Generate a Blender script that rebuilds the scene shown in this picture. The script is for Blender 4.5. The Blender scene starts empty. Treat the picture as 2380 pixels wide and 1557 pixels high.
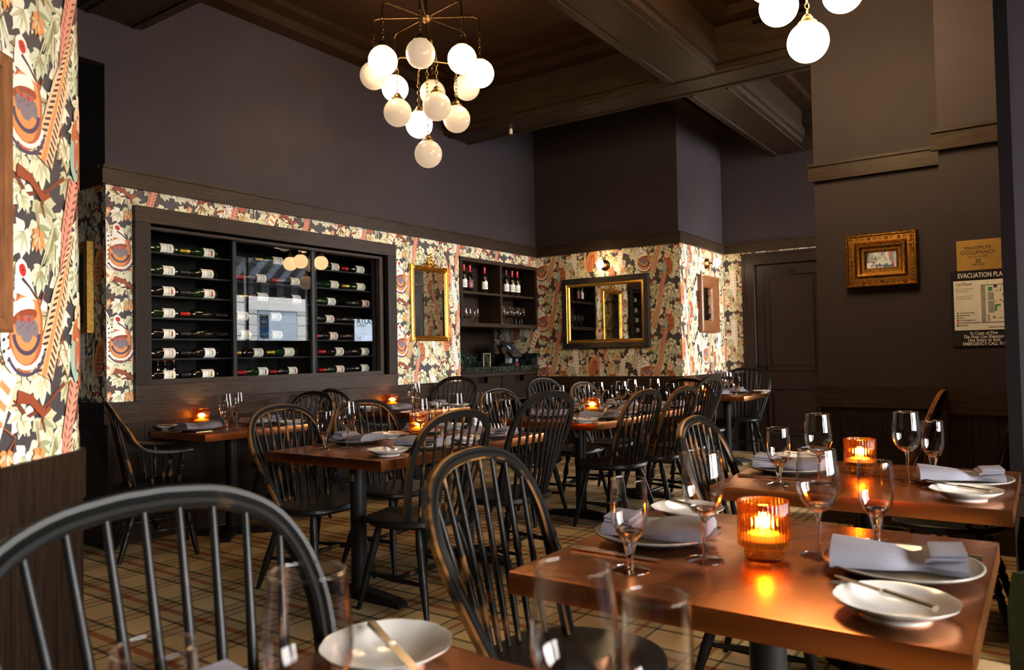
import bpy, bmesh, math, random
from mathutils import Vector, Matrix
import numpy as np
rnd = random.Random(7)
SC = bpy.context.scene
COL = SC.collection
R = math.radians
# ------------------------------------------------------------------ camera
F_PX = 1769.2; CAM_H = 1.22
YAW, PITCH, ROLL = R(34.9886), R(1.5507), R(1.12695)
fw = Vector((math.cos(YAW)*math.cos(PITCH), math.sin(YAW)*math.cos(PITCH), math.sin(PITCH)))
rt0 = Vector((math.sin(YAW), -math.cos(YAW), 0)); dn0 = fw.cross(rt0)
rt = rt0*math.cos(ROLL) + dn0*math.sin(ROLL); dn = -rt0*math.sin(ROLL) + dn0*math.cos(ROLL)
cam_d = bpy.data.cameras.new('camera'); cam = bpy.data.objects.new('camera', cam_d); COL.objects.link(cam)
m = Matrix.Identity(4)
for i in range(3):
    m[i][0] = rt[i]; m[i][1] = -dn[i]; m[i][2] = -fw[i]
m[2][3] = CAM_H
cam.matrix_world = m
cam_d.sensor_fit = 'HORIZONTAL'; cam_d.sensor_width = 36; cam_d.lens = F_PX/2380*36
cam_d.clip_start = .02; cam_d.clip_end = 200
cam_d.dof.use_dof = True; cam_d.dof.focus_distance = 4.4; cam_d.dof.aperture_fstop = 4.5
SC.camera = cam
def at(x, y, ax, v):
    "point where the photo pixel's ray meets the plane axis=v"
    d = rt*((x-1190)/F_PX) + dn*((y-778.5)/F_PX) + fw
    o = Vector((0, 0, CAM_H)); return o + d*((v-o[ax])/d[ax])
# ------------------------------------------------------------------ world, exposure
w = bpy.data.worlds.new('daylight'); SC.world = w; w.use_nodes = True
bg = w.node_tree.nodes['Background']; bg.inputs[0].default_value = (1.0, .975, .945, 1); bg.inputs[1].default_value = 56
SC.view_settings.view_transform = 'Standard'; SC.view_settings.look = 'None'
SC.view_settings.gamma = 1; SC.view_settings.use_curve_mapping = False; SC.view_settings.exposure = 0
SC.cycles.use_denoising = True
SC.cycles.caustics_reflective = False; SC.cycles.caustics_refractive = False
SC.cycles.max_bounces = 10; SC.cycles.diffuse_bounces = 4; SC.cycles.glossy_bounces = 4
SC.cycles.transmission_bounces = 8; SC.cycles.transparent_max_bounces = 24
SC.cycles.sample_clamp_indirect = 6
YW = -3.0
YM = 2*5.176-YW       # the window wall as mirrored in the cabinet glass
w4a, w4b, w5a, w5b = at(545, 795, 1, YM).x, at(722, 795, 1, YM).x, at(822, 795, 1, YM).x, at(883, 795, 1, YM).x; wz = at(720, 797, 1, YM).z
WIN = [(.1, .9, .75, 2.5), (1.3, 3.2, .75, 2.5), (w4a, w4b, wz, 3.4), (w5a, w5b, wz, at(850, 737, 1, YM).z), (w5b+.25, 17.6, .8, 3.4), (6.3, w4a-.12, wz, 3.4)]
for (a, b, c, d) in WIN:
    l = bpy.data.lights.new('window_portal', 'AREA'); l.shape = 'RECTANGLE'; l.size = b-a; l.size_y = d-c
    l.cycles.is_portal = True
    o = bpy.data.objects.new('window_portal', l); COL.objects.link(o)
    o.location = ((a+b)/2, YW-.12, (c+d)/2); o.rotation_euler = (R(90), 0, 0)
# ------------------------------------------------------------------ materials
def srgb(r, g, b):
    f = lambda c: (c/255/12.92) if c/255 <= .04045 else ((c/255+.055)/1.055)**2.4
    return (f(r), f(g), f(b), 1)
M = {}
def nt_new(name):
    mt = bpy.data.materials.new(name); mt.use_nodes = True; nt = mt.node_tree
    M[name] = mt
    return mt, nt, nt.nodes['Principled BSDF'], nt.links
def N(nt, t, **kw):
    n = nt.nodes.new(t)
    for k, v in kw.items():
        if k.startswith('i'):
            n.inputs[int(k[1:])].default_value = v
        else: setattr(n, k, v)
    return n
def simple(name, col, rough=.5, metal=0, var=.15, scale=30, spec=.5, bump=0, coat=0):
    mt, nt, p, L = nt_new(name)
    tc = N(nt, 'ShaderNodeTexCoord'); no = N(nt, 'ShaderNodeTexNoise'); no.inputs['Scale'].default_value = scale; no.inputs['Detail'].default_value = 3
    L.new(tc.outputs['Object'], no.inputs['Vector'])
    hs = N(nt, 'ShaderNodeMapRange', i1=.3, i2=.7, i3=1-var, i4=1+var)
    L.new(no.outputs[0], hs.inputs[0])
    mx = N(nt, 'ShaderNodeVectorMath', operation='SCALE'); mx.inputs[0].default_value = col[:3]
    L.new(hs.outputs[0], mx.inputs['Scale']); L.new(mx.outputs[0], p.inputs['Base Color'])
    p.inputs['Roughness'].default_value = rough; p.inputs['Metallic'].default_value = metal
    p.inputs['Specular IOR Level'].default_value = spec
    if coat: p.inputs['Coat Weight'].default_value = coat; p.inputs['Coat Roughness'].default_value = .1
    if bump:
        b = N(nt, 'ShaderNodeBump'); b.inputs['Strength'].default_value = bump; b.inputs['Distance'].default_value = .002
        L.new(no.outputs[0], b.inputs['Height']); L.new(b.outputs[0], p.inputs['Normal'])
    return mt
def wood(name, c1, c2, rough=.45, axis='Z', sc=14, coat=0):
    mt, nt, p, L = nt_new(name)
    tc = N(nt, 'ShaderNodeTexCoord'); mp = N(nt, 'ShaderNodeMapping')
    s = [sc, sc, sc]; s['XYZ'.index(axis)] = sc*.08; mp.inputs['Scale'].default_value = s
    no = N(nt, 'ShaderNodeTexNoise'); no.inputs['Scale'].default_value = 5; no.inputs['Detail'].default_value = 6; no.inputs['Roughness'].default_value = .7
    cr = N(nt, 'ShaderNodeValToRGB'); cr.color_ramp.elements[0].position = .35; cr.color_ramp.elements[1].position = .68
    cr.color_ramp.elements[0].color = c1; cr.color_ramp.elements[1].color = c2
    L.new(tc.outputs['Object'], mp.inputs[0]); L.new(mp.outputs[0], no.inputs['Vector']); L.new(no.outputs[0], cr.inputs[0])
    L.new(cr.outputs[0], p.inputs['Base Color']); p.inputs['Roughness'].default_value = rough; p.inputs['Specular IOR Level'].default_value = .2
    if coat: p.inputs['Coat Weight'].default_value = coat; p.inputs['Coat Roughness'].default_value = .15
    b = N(nt, 'ShaderNodeBump'); b.inputs['Strength'].default_value = .25; b.inputs['Distance'].default_value = .001
    L.new(no.outputs[0], b.inputs['Height']); L.new(b.outputs[0], p.inputs['Normal'])
    return mt
def emis(name, col, s, rough=.2):
    mt, nt, p, L = nt_new(name)
    p.inputs['Base Color'].default_value = (.85, .8, .72, 1); p.inputs['Roughness'].default_value = rough
    p.inputs['Emission Color'].default_value = col; p.inputs['Emission Strength'].default_value = s
    return mt
simple('paint', (.040, .032, .036), .6, var=.06, scale=6, spec=.12)
simple('paint_dark', (.008, .006, .006), .8, var=.1, spec=.05)
wood('oak_h', (.015, .009, .0055, 1), (.045, .028, .018, 1), .42, 'X')
wood('oak_v', (.008, .0045, .0028, 1), (.022, .013, .0085, 1), .45, 'Z')
wood('oak_y', (.015, .009, .0055, 1), (.045, .028, .018, 1), .42, 'Y')
wood('door_wood', (.014, .008, .006, 1), (.028, .016, .011, 1), .38, 'Z')
wood('walnut', (.10, .035, .012, 1), (.27, .105, .04, 1), .35, 'Z', coat=.3)
wood('ceiling_wood', (.016, .007, .0035, 1), (.034, .016, .008, 1), .5, 'Y')
simple('black_shelf', (.009, .009, .009), .4, spec=.2)
simple('black_metal', (.009, .009, .010), .42, var=.1, spec=.25)
simple('black_frame', (.010, .008, .007), .3, coat=.3)
simple('gold', (.75, .42, .09), .32, 1, var=.3, scale=60)
simple('old_gold', (.30, .145, .03), .42, 1, var=.5, scale=90, bump=.5)
simple('brass_plate', (.95, .58, .16), .36, 1, var=.12, scale=8)
simple('bronze', (.15, .09, .042), .35, 1, var=.3)
simple('silver', (.62, .55, .47), .24, 1, var=.08)
simple('white_china', (.66, .62, .58), .18, var=.03, coat=.4)
simple('grey_china', (.185, .16, .14), .28, var=.1, scale=12, coat=.3)
simple('rim_glaze', (.21, .185, .16), .25)
simple('linen', (.19, .178, .215), .85, var=.10, scale=220, bump=.3)
simple('white_linen', (.70, .70, .72), .85, var=.06, scale=120)
simple('paper', (.80, .76, .66), .8, var=.05)
simple('paper_white', (.82, .82, .80), .7, var=.04)
simple('paper_pink', (.80, .66, .58), .7, var=.04)
simple('print_black', (.02, .02, .02), .6)
simple('print_grey', (.32, .34, .32), .6)
simple('print_green', (.04, .26, .10), .6)
simple('print_red', (.5, .04, .04), .6)
simple('print_white', (.85, .85, .85), .5)
simple('sign_black', (.008, .007, .008), .35)
simple('red_foil', (.42, .015, .018), .3, .3)
simple('gold_foil', (.75, .48, .08), .3, .8)
simple('dark_foil', (.02, .015, .018), .35, .3)
simple('purple_label', (.16, .01, .035), .5)
simple('green_bottle', (.006, .018, .005), .08, spec=.8)
simple('black_bottle', (.006, .005, .004), .07, spec=.8)
emis('wax', (1, .50, .15, 1), 2.2, .5)  # flame light glowing through the wax is put in as emission
simple('velvet', (.016, .014, .003), .9, var=.25, spec=.1)
simple('concrete', (.45, .45, .46), .8)
simple('facade_white', (.82, .82, .82), .7, var=.03)
simple('facade_grey', (.17, .21, .27), .6, var=.05)
simple('awning_light', (.36, .43, .55), .8)
simple('awning_dark', (.012, .012, .013), .8)
simple('sign_blue', (.04, .30, .85), .5)
simple('plant_green', (.10, .28, .04), .6)
simple('plastic_black', (.012, .012, .014), .3)
simple('plastic_grey', (.25, .25, .26), .4)
simple('link_red', (.6, .02, .12), .4)
emis('globe_lit', (1, .66, .33, 1), 24)
emis('globe_soft', (1, .60, .28, 1), 7)
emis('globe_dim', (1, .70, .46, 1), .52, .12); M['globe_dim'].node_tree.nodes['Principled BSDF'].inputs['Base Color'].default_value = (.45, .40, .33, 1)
emis('globe_bright', (1, .66, .33, 1), 32)
emis('bulb_lit', (1, .74, .42, 1), 60)
emis('flame', (1, .50, .12, 1), 120)
emis('screen', (.12, .25, .5, 1), .02, .12); M['screen'].node_tree.nodes['Principled BSDF'].inputs['Base Color'].default_value = (.01, .012, .016, 1)
def mk_chairblack():
    for nm, worn in (('chair_black', .0), ('chair_worn', 1.0), ('chair_spindle', .45)):
        mt, nt, p, L = nt_new(nm)
        tc = N(nt, 'ShaderNodeTexCoord'); no = N(nt, 'ShaderNodeTexNoise'); no.inputs['Scale'].default_value = 9; no.inputs['Detail'].default_value = 5
        inf = N(nt, 'ShaderNodeObjectInfo')
        ad = N(nt, 'ShaderNodeVectorMath', operation='ADD'); L.new(tc.outputs['Object'], ad.inputs[0]); L.new(inf.outputs['Random'], ad.inputs[1])
        L.new(ad.outputs[0], no.inputs['Vector'])
        cr = N(nt, 'ShaderNodeValToRGB'); e = cr.color_ramp.elements
        lo = .66-.26*worn
        e[0].position = lo; e[1].position = lo+.1
        e[0].color = (.007, .0066, .0062, 1); e[1].color = (.20, .085, .022, 1) if worn > .2 else (.05, .03, .014, 1)
        L.new(no.outputs[0], cr.inputs[0]); L.new(cr.outputs[0], p.inputs['Base Color'])
        p.inputs['Roughness'].default_value = .40; p.inputs['Specular IOR Level'].default_value = .22
mk_chairblack()
def mk_copper():
    mt, nt, p, L = nt_new('copper')
    tc = N(nt, 'ShaderNodeTexCoord'); no = N(nt, 'ShaderNodeTexNoise'); no.inputs['Scale'].default_value = 4; no.inputs['Detail'].default_value = 2; no.inputs['Distortion'].default_value = .4
    L.new(tc.outputs['Object'], no.inputs['Vector'])
    cr = N(nt, 'ShaderNodeValToRGB'); e = cr.color_ramp.elements; e[0].position = .3; e[1].position = .75
    e[0].color = (.53, .18, .055, 1); e[1].color = (.63, .235, .08, 1)
    L.new(no.outputs[0], cr.inputs[0]); L.new(cr.outputs[0], p.inputs['Base Color'])
    mr = N(nt, 'ShaderNodeMapRange', i1=.3, i2=.7, i3=.24, i4=.30); L.new(no.outputs[0], mr.inputs[0]); L.new(mr.outputs[0], p.inputs['Roughness'])
    p.inputs['Metallic'].default_value = 1
mk_copper()
def mk_mirror(name, tint, rough=.015):
    mt, nt, p, L = nt_new(name)
    tc = N(nt, 'ShaderNodeTexCoord'); no = N(nt, 'ShaderNodeTexNoise'); no.inputs['Scale'].default_value = 14; no.inputs['Detail'].default_value = 8
    L.new(tc.outputs['Object'], no.inputs['Vector'])
    cr = N(nt, 'ShaderNodeValToRGB'); e = cr.color_ramp.elements; e[0].position = .30; e[1].position = .5
    e[0].color = tuple(c*.45 for c in tint)+(1,); e[1].color = tint+(1,)
    L.new(no.outputs[0], cr.inputs[0]); L.new(cr.outputs[0], p.inputs['Base Color'])
    p.inputs['Metallic'].default_value = 1; p.inputs['Roughness'].default_value = rough
mk_mirror('mirror', (.80, .78, .72)); mk_mirror('mirror_old', (.42, .38, .29), .02)
def mk_thin(name, tint, base, edge, extra=None, rough=.0):
    "thin-walled glass: see-through with angle-dependent surface reflection"
    mt = bpy.data.materials.new(name); mt.use_nodes = True; nt = mt.node_tree; M[name] = mt; L = nt.links
    nt.nodes.remove(nt.nodes['Principled BSDF']); out = nt.nodes['Material Output']
    tr = N(nt, 'ShaderNodeBsdfTransparent'); tr.inputs[0].default_value = tint
    gl = N(nt, 'ShaderNodeBsdfGlossy'); gl.inputs['Roughness'].default_value = rough; gl.inputs[0].default_value = (.95, .95, .95, 1)
    lw = N(nt, 'ShaderNodeLayerWeight'); lw.inputs[0].default_value = .5
    pw = N(nt, 'ShaderNodeMath', operation='POWER'); pw.inputs[1].default_value = 2.1; L.new(lw.outputs['Facing'], pw.inputs[0])
    mr = N(nt, 'ShaderNodeMapRange', i3=base, i4=edge); L.new(pw.outputs[0], mr.inputs[0])
    mx = N(nt, 'ShaderNodeMixShader'); L.new(mr.outputs[0], mx.inputs[0]); L.new(tr.outputs[0], mx.inputs[1]); L.new(gl.outputs[0], mx.inputs[2])
    last = mx
    if extra:
        tl = N(nt, 'ShaderNodeBsdfTranslucent'); tl.inputs[0].default_value = extra
        m2 = N(nt, 'ShaderNodeMixShader'); m2.inputs[0].default_value = .10
        L.new(mx.outputs[0], m2.inputs[1]); L.new(tl.outputs[0], m2.inputs[2]); last = m2
    L.new(last.outputs[0], out.inputs[0])
mk_thin('thin_glass', (.955, .945, .94, 1), .009, .80)
mk_thin('rim_glass', (.9, .9, .9, 1), .14, .6, rough=.12)
mk_thin('pane_glass', (.94, .95, .95, 1), .05, .8)
mk_thin('window_glass', (.97, .98, .98, 1), .02, .5)
mt, nt, p, L = nt_new('amber_glass')
p.inputs['Base Color'].default_value = (1, .50, .11, 1); p.inputs['Transmission Weight'].default_value = 1; p.inputs['Roughness'].default_value = .03; p.inputs['IOR'].default_value = 1.45
tr = N(nt, 'ShaderNodeBsdfTransparent'); tr.inputs[0].default_value = (1, .56, .15, 1); mx = N(nt, 'ShaderNodeMixShader'); mx.inputs[0].default_value = .5
L.new(tr.outputs[0], mx.inputs[1]); L.new(p.outputs[0], mx.inputs[2]); L.new(mx.outputs[0], nt.nodes['Material Output'].inputs[0])
mt, nt, p, L = nt_new('clear_glass')
p.inputs['Transmission Weight'].default_value = 1; p.inputs['Roughness'].default_value = 0; p.inputs['IOR'].default_value = 1.5; p.inputs['Base Color'].default_value = (.98, .98, .98, 1)
mt, nt, p, L = nt_new('print_paint')
vc = N(nt, 'ShaderNodeVertexColor'); vc.layer_name = 'Col'; L.new(vc.outputs[0], p.inputs['Base Color']); p.inputs['Roughness'].default_value = .6
def mk_marble():
    mt, nt, p, L = nt_new('green_marble')
    tc = N(nt, 'ShaderNodeTexCoord'); no = N(nt, 'ShaderNodeTexNoise'); no.inputs['Scale'].default_value = 6; no.inputs['Detail'].default_value = 6; no.inputs['Distortion'].default_value = 2.5
    L.new(tc.outputs['Object'], no.inputs['Vector'])
    cr = N(nt, 'ShaderNodeValToRGB'); e = cr.color_ramp.elements; e[0].position = .488; e[0].color = (.006, .012, .009, 1); e[1].position = .512; e[1].color = (.006, .012, .009, 1)
    x = e.new(.5); x.color = (.16, .20, .18, 1)
    L.new(no.outputs[0], cr.inputs[0]); L.new(cr.outputs[0], p.inputs['Base Color']); p.inputs['Roughness'].default_value = .12
mk_marble()
def mk_carpet():
    mt, nt, p, L = nt_new('carpet')
    tc = N(nt, 'ShaderNodeTexCoord'); sp = N(nt, 'ShaderNodeSeparateXYZ'); L.new(tc.outputs['Object'], sp.inputs[0])
    PER = .40
    tan = (.39, .265, .135, 1)
    cur = None
    def band(axis, per, c0, seq):
        o = N(nt, 'ShaderNodeMath', operation='SUBTRACT'); o.inputs[1].default_value = c0-per*.5; L.new(sp.outputs[axis], o.inputs[0])
        d = N(nt, 'ShaderNodeMath', operation='DIVIDE'); d.inputs[1].default_value = per; L.new(o.outputs[0], d.inputs[0])
        f = N(nt, 'ShaderNodeMath', operation='FRACT'); L.new(d.outputs[0], f.inputs[0])
        cr = N(nt, 'ShaderNodeValToRGB'); cr.color_ramp.interpolation = 'CONSTANT'; e = cr.color_ramp.elements
        cols = [(1, 1, 1, 1), (.46, .10, .06, 1), (.10, .11, .125, 1), (.74, .78, .70, 1)]
        e[0].position = 0; e[0].color = cols[0]; e[1].position = .999; e[1].color = cols[0]
        for pos, k in seq:
            q = e.new(pos); q.color = cols[k]
        L.new(f.outputs[0], cr.inputs[0]); return cr
    bx = band(0, .37, 2.115, [(.24, 2), (.295, 3), (.452, 1), (.548, 3), (.705, 2), (.76, 0)])
    by = band(1, .36, 3.31, [(.297, 2), (.338, 3), (.470, 1), (.530, 3), (.662, 2), (.703, 0)])
    # woven twill: warp and weft bands alternate so that the bands look dashed
    ad = N(nt, 'ShaderNodeMath', operation='ADD'); L.new(sp.outputs[0], ad.inputs[0]); L.new(sp.outputs[1], ad.inputs[1])
    ml = N(nt, 'ShaderNodeMath', operation='MULTIPLY'); ml.inputs[1].default_value = 110; L.new(ad.outputs[0], ml.inputs[0])
    fr = N(nt, 'ShaderNodeMath', operation='FRACT'); L.new(ml.outputs[0], fr.inputs[0])
    gt = N(nt, 'ShaderNodeMapRange', i1=.35, i2=.65, i3=.55, i4=1.0); L.new(fr.outputs[0], gt.inputs[0])
    inv = N(nt, 'ShaderNodeMath', operation='SUBTRACT'); inv.inputs[0].default_value = 1.5; L.new(gt.outputs[0], inv.inputs[1])
    def mul(col, ramp, fac):
        mx = N(nt, 'ShaderNodeMix', data_type='RGBA', blend_type='MULTIPLY'); L.new(fac.outputs[0], mx.inputs[0])
        if isinstance(col, tuple): mx.inputs[6].default_value = col
        else: L.new(col, mx.inputs[6])
        L.new(ramp.outputs[0], mx.inputs[7]); return mx.outputs[2]
    c = mul(tan, bx, gt); c = mul(c, by, inv)
    no = N(nt, 'ShaderNodeTexNoise'); no.inputs['Scale'].default_value = 260; L.new(tc.outputs['Object'], no.inputs['Vector'])
    n2 = N(nt, 'ShaderNodeTexNoise'); n2.inputs['Scale'].default_value = 2.2; L.new(tc.outputs['Object'], n2.inputs['Vector'])
    m1 = N(nt, 'ShaderNodeMapRange', i1=.3, i2=.7, i3=.75, i4=1.25); L.new(no.outputs[0], m1.inputs[0])
    m2 = N(nt, 'ShaderNodeMapRange', i1=.3, i2=.7, i3=.9, i4=1.1); L.new(n2.outputs[0], m2.inputs[0])
    mm = N(nt, 'ShaderNodeMath', operation='MULTIPLY'); L.new(m1.outputs[0], mm.inputs[0]); L.new(m2.outputs[0], mm.inputs[1])
    sc = N(nt, 'ShaderNodeVectorMath', operation='SCALE'); L.new(c, sc.inputs[0]); L.new(mm.outputs[0], sc.inputs['Scale'])
    L.new(sc.outputs[0], p.inputs['Base Color']); p.inputs['Roughness'].default_value = .95; p.inputs['Specular IOR Level'].default_value = .1
    b = N(nt, 'ShaderNodeBump'); b.inputs['Strength'].default_value = .5; b.inputs['Distance'].default_value = .003; L.new(no.outputs[0], b.inputs['Height']); L.new(b.outputs[0], p.inputs['Normal'])
mk_carpet()
# ------------------------------------------------------------------ mesh helpers
class MB:
    def __init__(s): s.v = []; s.f = []; s.mi = []
    def add(s, vs, fs, mi=0):
        o = len(s.v); s.v += [tuple(v) for v in vs]
        for f in fs: s.f.append(tuple(i+o for i in f)); s.mi.append(mi)
        return s
    def box(s, a, b, mi=0, bev=0):
        x0, y0, z0 = a; x1, y1, z1 = b
        if not bev:
            return s.add([(x0,y0,z0),(x1,y0,z0),(x1,y1,z0),(x0,y1,z0),(x0,y0,z1),(x1,y0,z1),(x1,y1,z1),(x0,y1,z1)],
                  [(0,3,2,1),(4,5,6,7),(0,1,5,4),(1,2,6,5),(2,3,7,6),(3,0,4,7)], mi)
        bm = bmesh.new(); bmesh.ops.create_cube(bm, size=1)
        for v in bm.verts: v.co = Vector(((x0+x1)/2+v.co.x*(x1-x0), (y0+y1)/2+v.co.y*(y1-y0), (z0+z1)/2+v.co.z*(z1-z0)))
        bmesh.ops.bevel(bm, geom=bm.edges[:], offset=bev, segments=2, affect='EDGES', profile=.7)
        bm.verts.index_update(); s.add([v.co[:] for v in bm.verts], [[v.index for v in f.verts] for f in bm.faces], mi); bm.free(); return s
    def lathe(s, prof, n=20, c=(0,0,0), mi=0, rot=None, capb=False, capt=False, rmod=None):
        vs = []; k = len(prof)
        for j in range(n):
            a = 2*math.pi*j/n
            for (r, z) in prof:
                rr = r*(rmod(a, r, z) if rmod else 1)
                v = Vector((rr*math.cos(a), rr*math.sin(a), z))
                if rot: v = rot @ v
                vs.append(v+Vector(c))
        fs = []
        for j in range(n):
            q = (j+1) % n
            for i in range(k-1): fs.append((j*k+i, q*k+i, q*k+i+1, j*k+i+1))
        if capb: fs.append(tuple(j*k for j in range(n))[::-1])
        if capt: fs.append(tuple(j*k+k-1 for j in range(n)))
        return s.add(vs, fs, mi)
    def rod(s, a, b, prof, n=8, mi=0):
        "lathe between two points; prof = (t, radius)"
        a = Vector(a); b = Vector(b); d = b-a; q = Vector((0,0,1)).rotation_difference(d.normalized()).to_matrix(); Ln = d.length
        return s.lathe([(r, t*Ln) for t, r in prof], n, a, mi, q, True, True)
    def tube(s, pts, rad, n=8, mi=0, closed=False):
        pts = [Vector(p) for p in pts]; k = len(pts); vs = []
        up = Vector((0,0,1)); prev = None
        for i, p in enumerate(pts):
            if closed: t = (pts[(i+1) % k]-pts[i-1]).normalized()
            else: t = (pts[min(i+1, k-1)]-pts[max(i-1, 0)]).normalized()
            if prev is None:
                u = t.cross(up)
                if u.length < .05: u = t.cross(Vector((1,0,0)))
                u.normalize()
            else: u = (prev - t*prev.dot(t)).normalized()
            prev = u; v = t.cross(u); r = rad(i/(k-1)) if callable(rad) else rad
            for j in range(n):
                a = 2*math.pi*j/n; vs.append(p+u*(r*math.cos(a))+v*(r*math.sin(a)))
        fs = []
        for i in range(k if closed else k-1):
            q = (i+1) % k
            for j in range(n):
                w2 = (j+1) % n; fs.append((i*n+j, i*n+w2, q*n+w2, q*n+j))
        if not closed: fs.append(tuple(range(n))[::-1]); fs.append(tuple((k-1)*n+j for j in range(n)))
        return s.add(vs, fs, mi)
    def sweep(s, frames, prof, mis=None, cap=True):
        "frames = (point, axis_a, axis_b); prof = closed loop of (a, b)"
        k = len(prof); vs = []
        for p, a, b in frames:
            for (x, y) in prof: vs.append(p+a*x+b*y)
        o = len(s.v); s.v += [tuple(v) for v in vs]; n = len(frames)
        for i in range(n-1):
            for j in range(k):
                w2 = (j+1) % k; s.f.append((o+i*k+j, o+i*k+w2, o+(i+1)*k+w2, o+(i+1)*k+j)); s.mi.append(mis[j] if mis else 0)
        if cap:
            s.f.append(tuple(o+j for j in range(k))[::-1]); s.mi.append(0); s.f.append(tuple(o+(n-1)*k+j for j in range(k))); s.mi.append(0)
        return s
    def sphere(s, c, r, n=20, k=12, mi=0, sz=1, t0=0, t1=math.pi):
        prof = [(max(r*math.sin(t0+(t1-t0)*i/k), .0004), -r*sz*math.cos(t0+(t1-t0)*i/k)) for i in range(k+1)]
        return s.lathe(prof, n, c, mi)
    def mesh(s, name, mats, smooth=False, ang=None):
        me = bpy.data.meshes.new(name); me.from_pydata(s.v, [], s.f)
        for q in (mats if isinstance(mats, (list, tuple)) else [mats]): me.materials.append(M[q])
        if len(set(s.mi)) > 1: me.polygons.foreach_set('material_index', s.mi)
        bm = bmesh.new(); bm.from_mesh(me); bmesh.ops.recalc_face_normals(bm, faces=bm.faces); bm.to_mesh(me); bm.free()
        if smooth:
            me.polygons.foreach_set('use_smooth', [True]*len(me.polygons))
            try: me.set_sharp_from_angle(angle=R(ang or 40))
            except Exception: pass
        me.update(); return me
    def build(s, name, mats, parent=None, smooth=False, ang=None, loc=None, rotz=0):
        return link(name, s.mesh(name, mats, smooth, ang), parent, loc, rotz)
def link(name, me, parent=None, loc=None, rotz=0):
    o = bpy.data.objects.new(name, me); COL.objects.link(o)
    if parent: o.parent = parent
    if loc: o.location = loc
    if rotz: o.rotation_euler = (0, 0, rotz)
    return o
def tag(o, label=None, cat=None, group=None, kind=None):
    if label: o['label'] = label
    if cat: o['category'] = cat
    if group: o['group'] = group
    if kind: o['kind'] = kind
    return o
def thing(name, label, cat, loc=(0,0,0), rotz=0, group=None):
    o = bpy.data.objects.new(name, None); o.empty_display_size = .1; COL.objects.link(o)
    o.location = loc; o.rotation_euler = (0, 0, rotz); return tag(o, label, cat, group)
def copy_tree(o, parent=None):
    c = o.copy(); COL.objects.link(c)
    if parent: c.parent = parent
    for ch in o.children: copy_tree(ch, c)
    return c
def struct(name, mb, mats, parent=None, **k):
    o = mb.build(name, mats, parent, **k)
    if not parent: o['kind'] = 'structure'
    return o
def box(a, b, mi=0, bev=0): return MB().box(a, b, mi, bev)
def text(name, body, size, loc, parent, mat, rotz=0, align='CENTER', ext=.0006, bold=0, sx=1, mirror=False):
    "flat lettering standing in the local XZ plane, facing -Y"
    cu = bpy.data.curves.new(name, 'FONT'); cu.body = body; cu.size = size; cu.align_x = align; cu.align_y = 'CENTER'; cu.extrude = ext; cu.offset = bold; cu.resolution_u = 3
    cu.space_line = .9
    t = bpy.data.objects.new(name+'_curve', cu); COL.objects.link(t)
    me = bpy.data.meshes.new_from_object(t.evaluated_get(bpy.context.evaluated_depsgraph_get())); bpy.data.objects.remove(t); bpy.data.curves.remove(cu)
    me.transform(Matrix.Rotation(R(90), 4, 'X') @ Matrix.Diagonal((-sx if mirror else sx, 1, 1, 1)))
    me.materials.clear(); me.materials.append(M[mat]); o = link(name, me, parent, loc, rotz); return o
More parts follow.
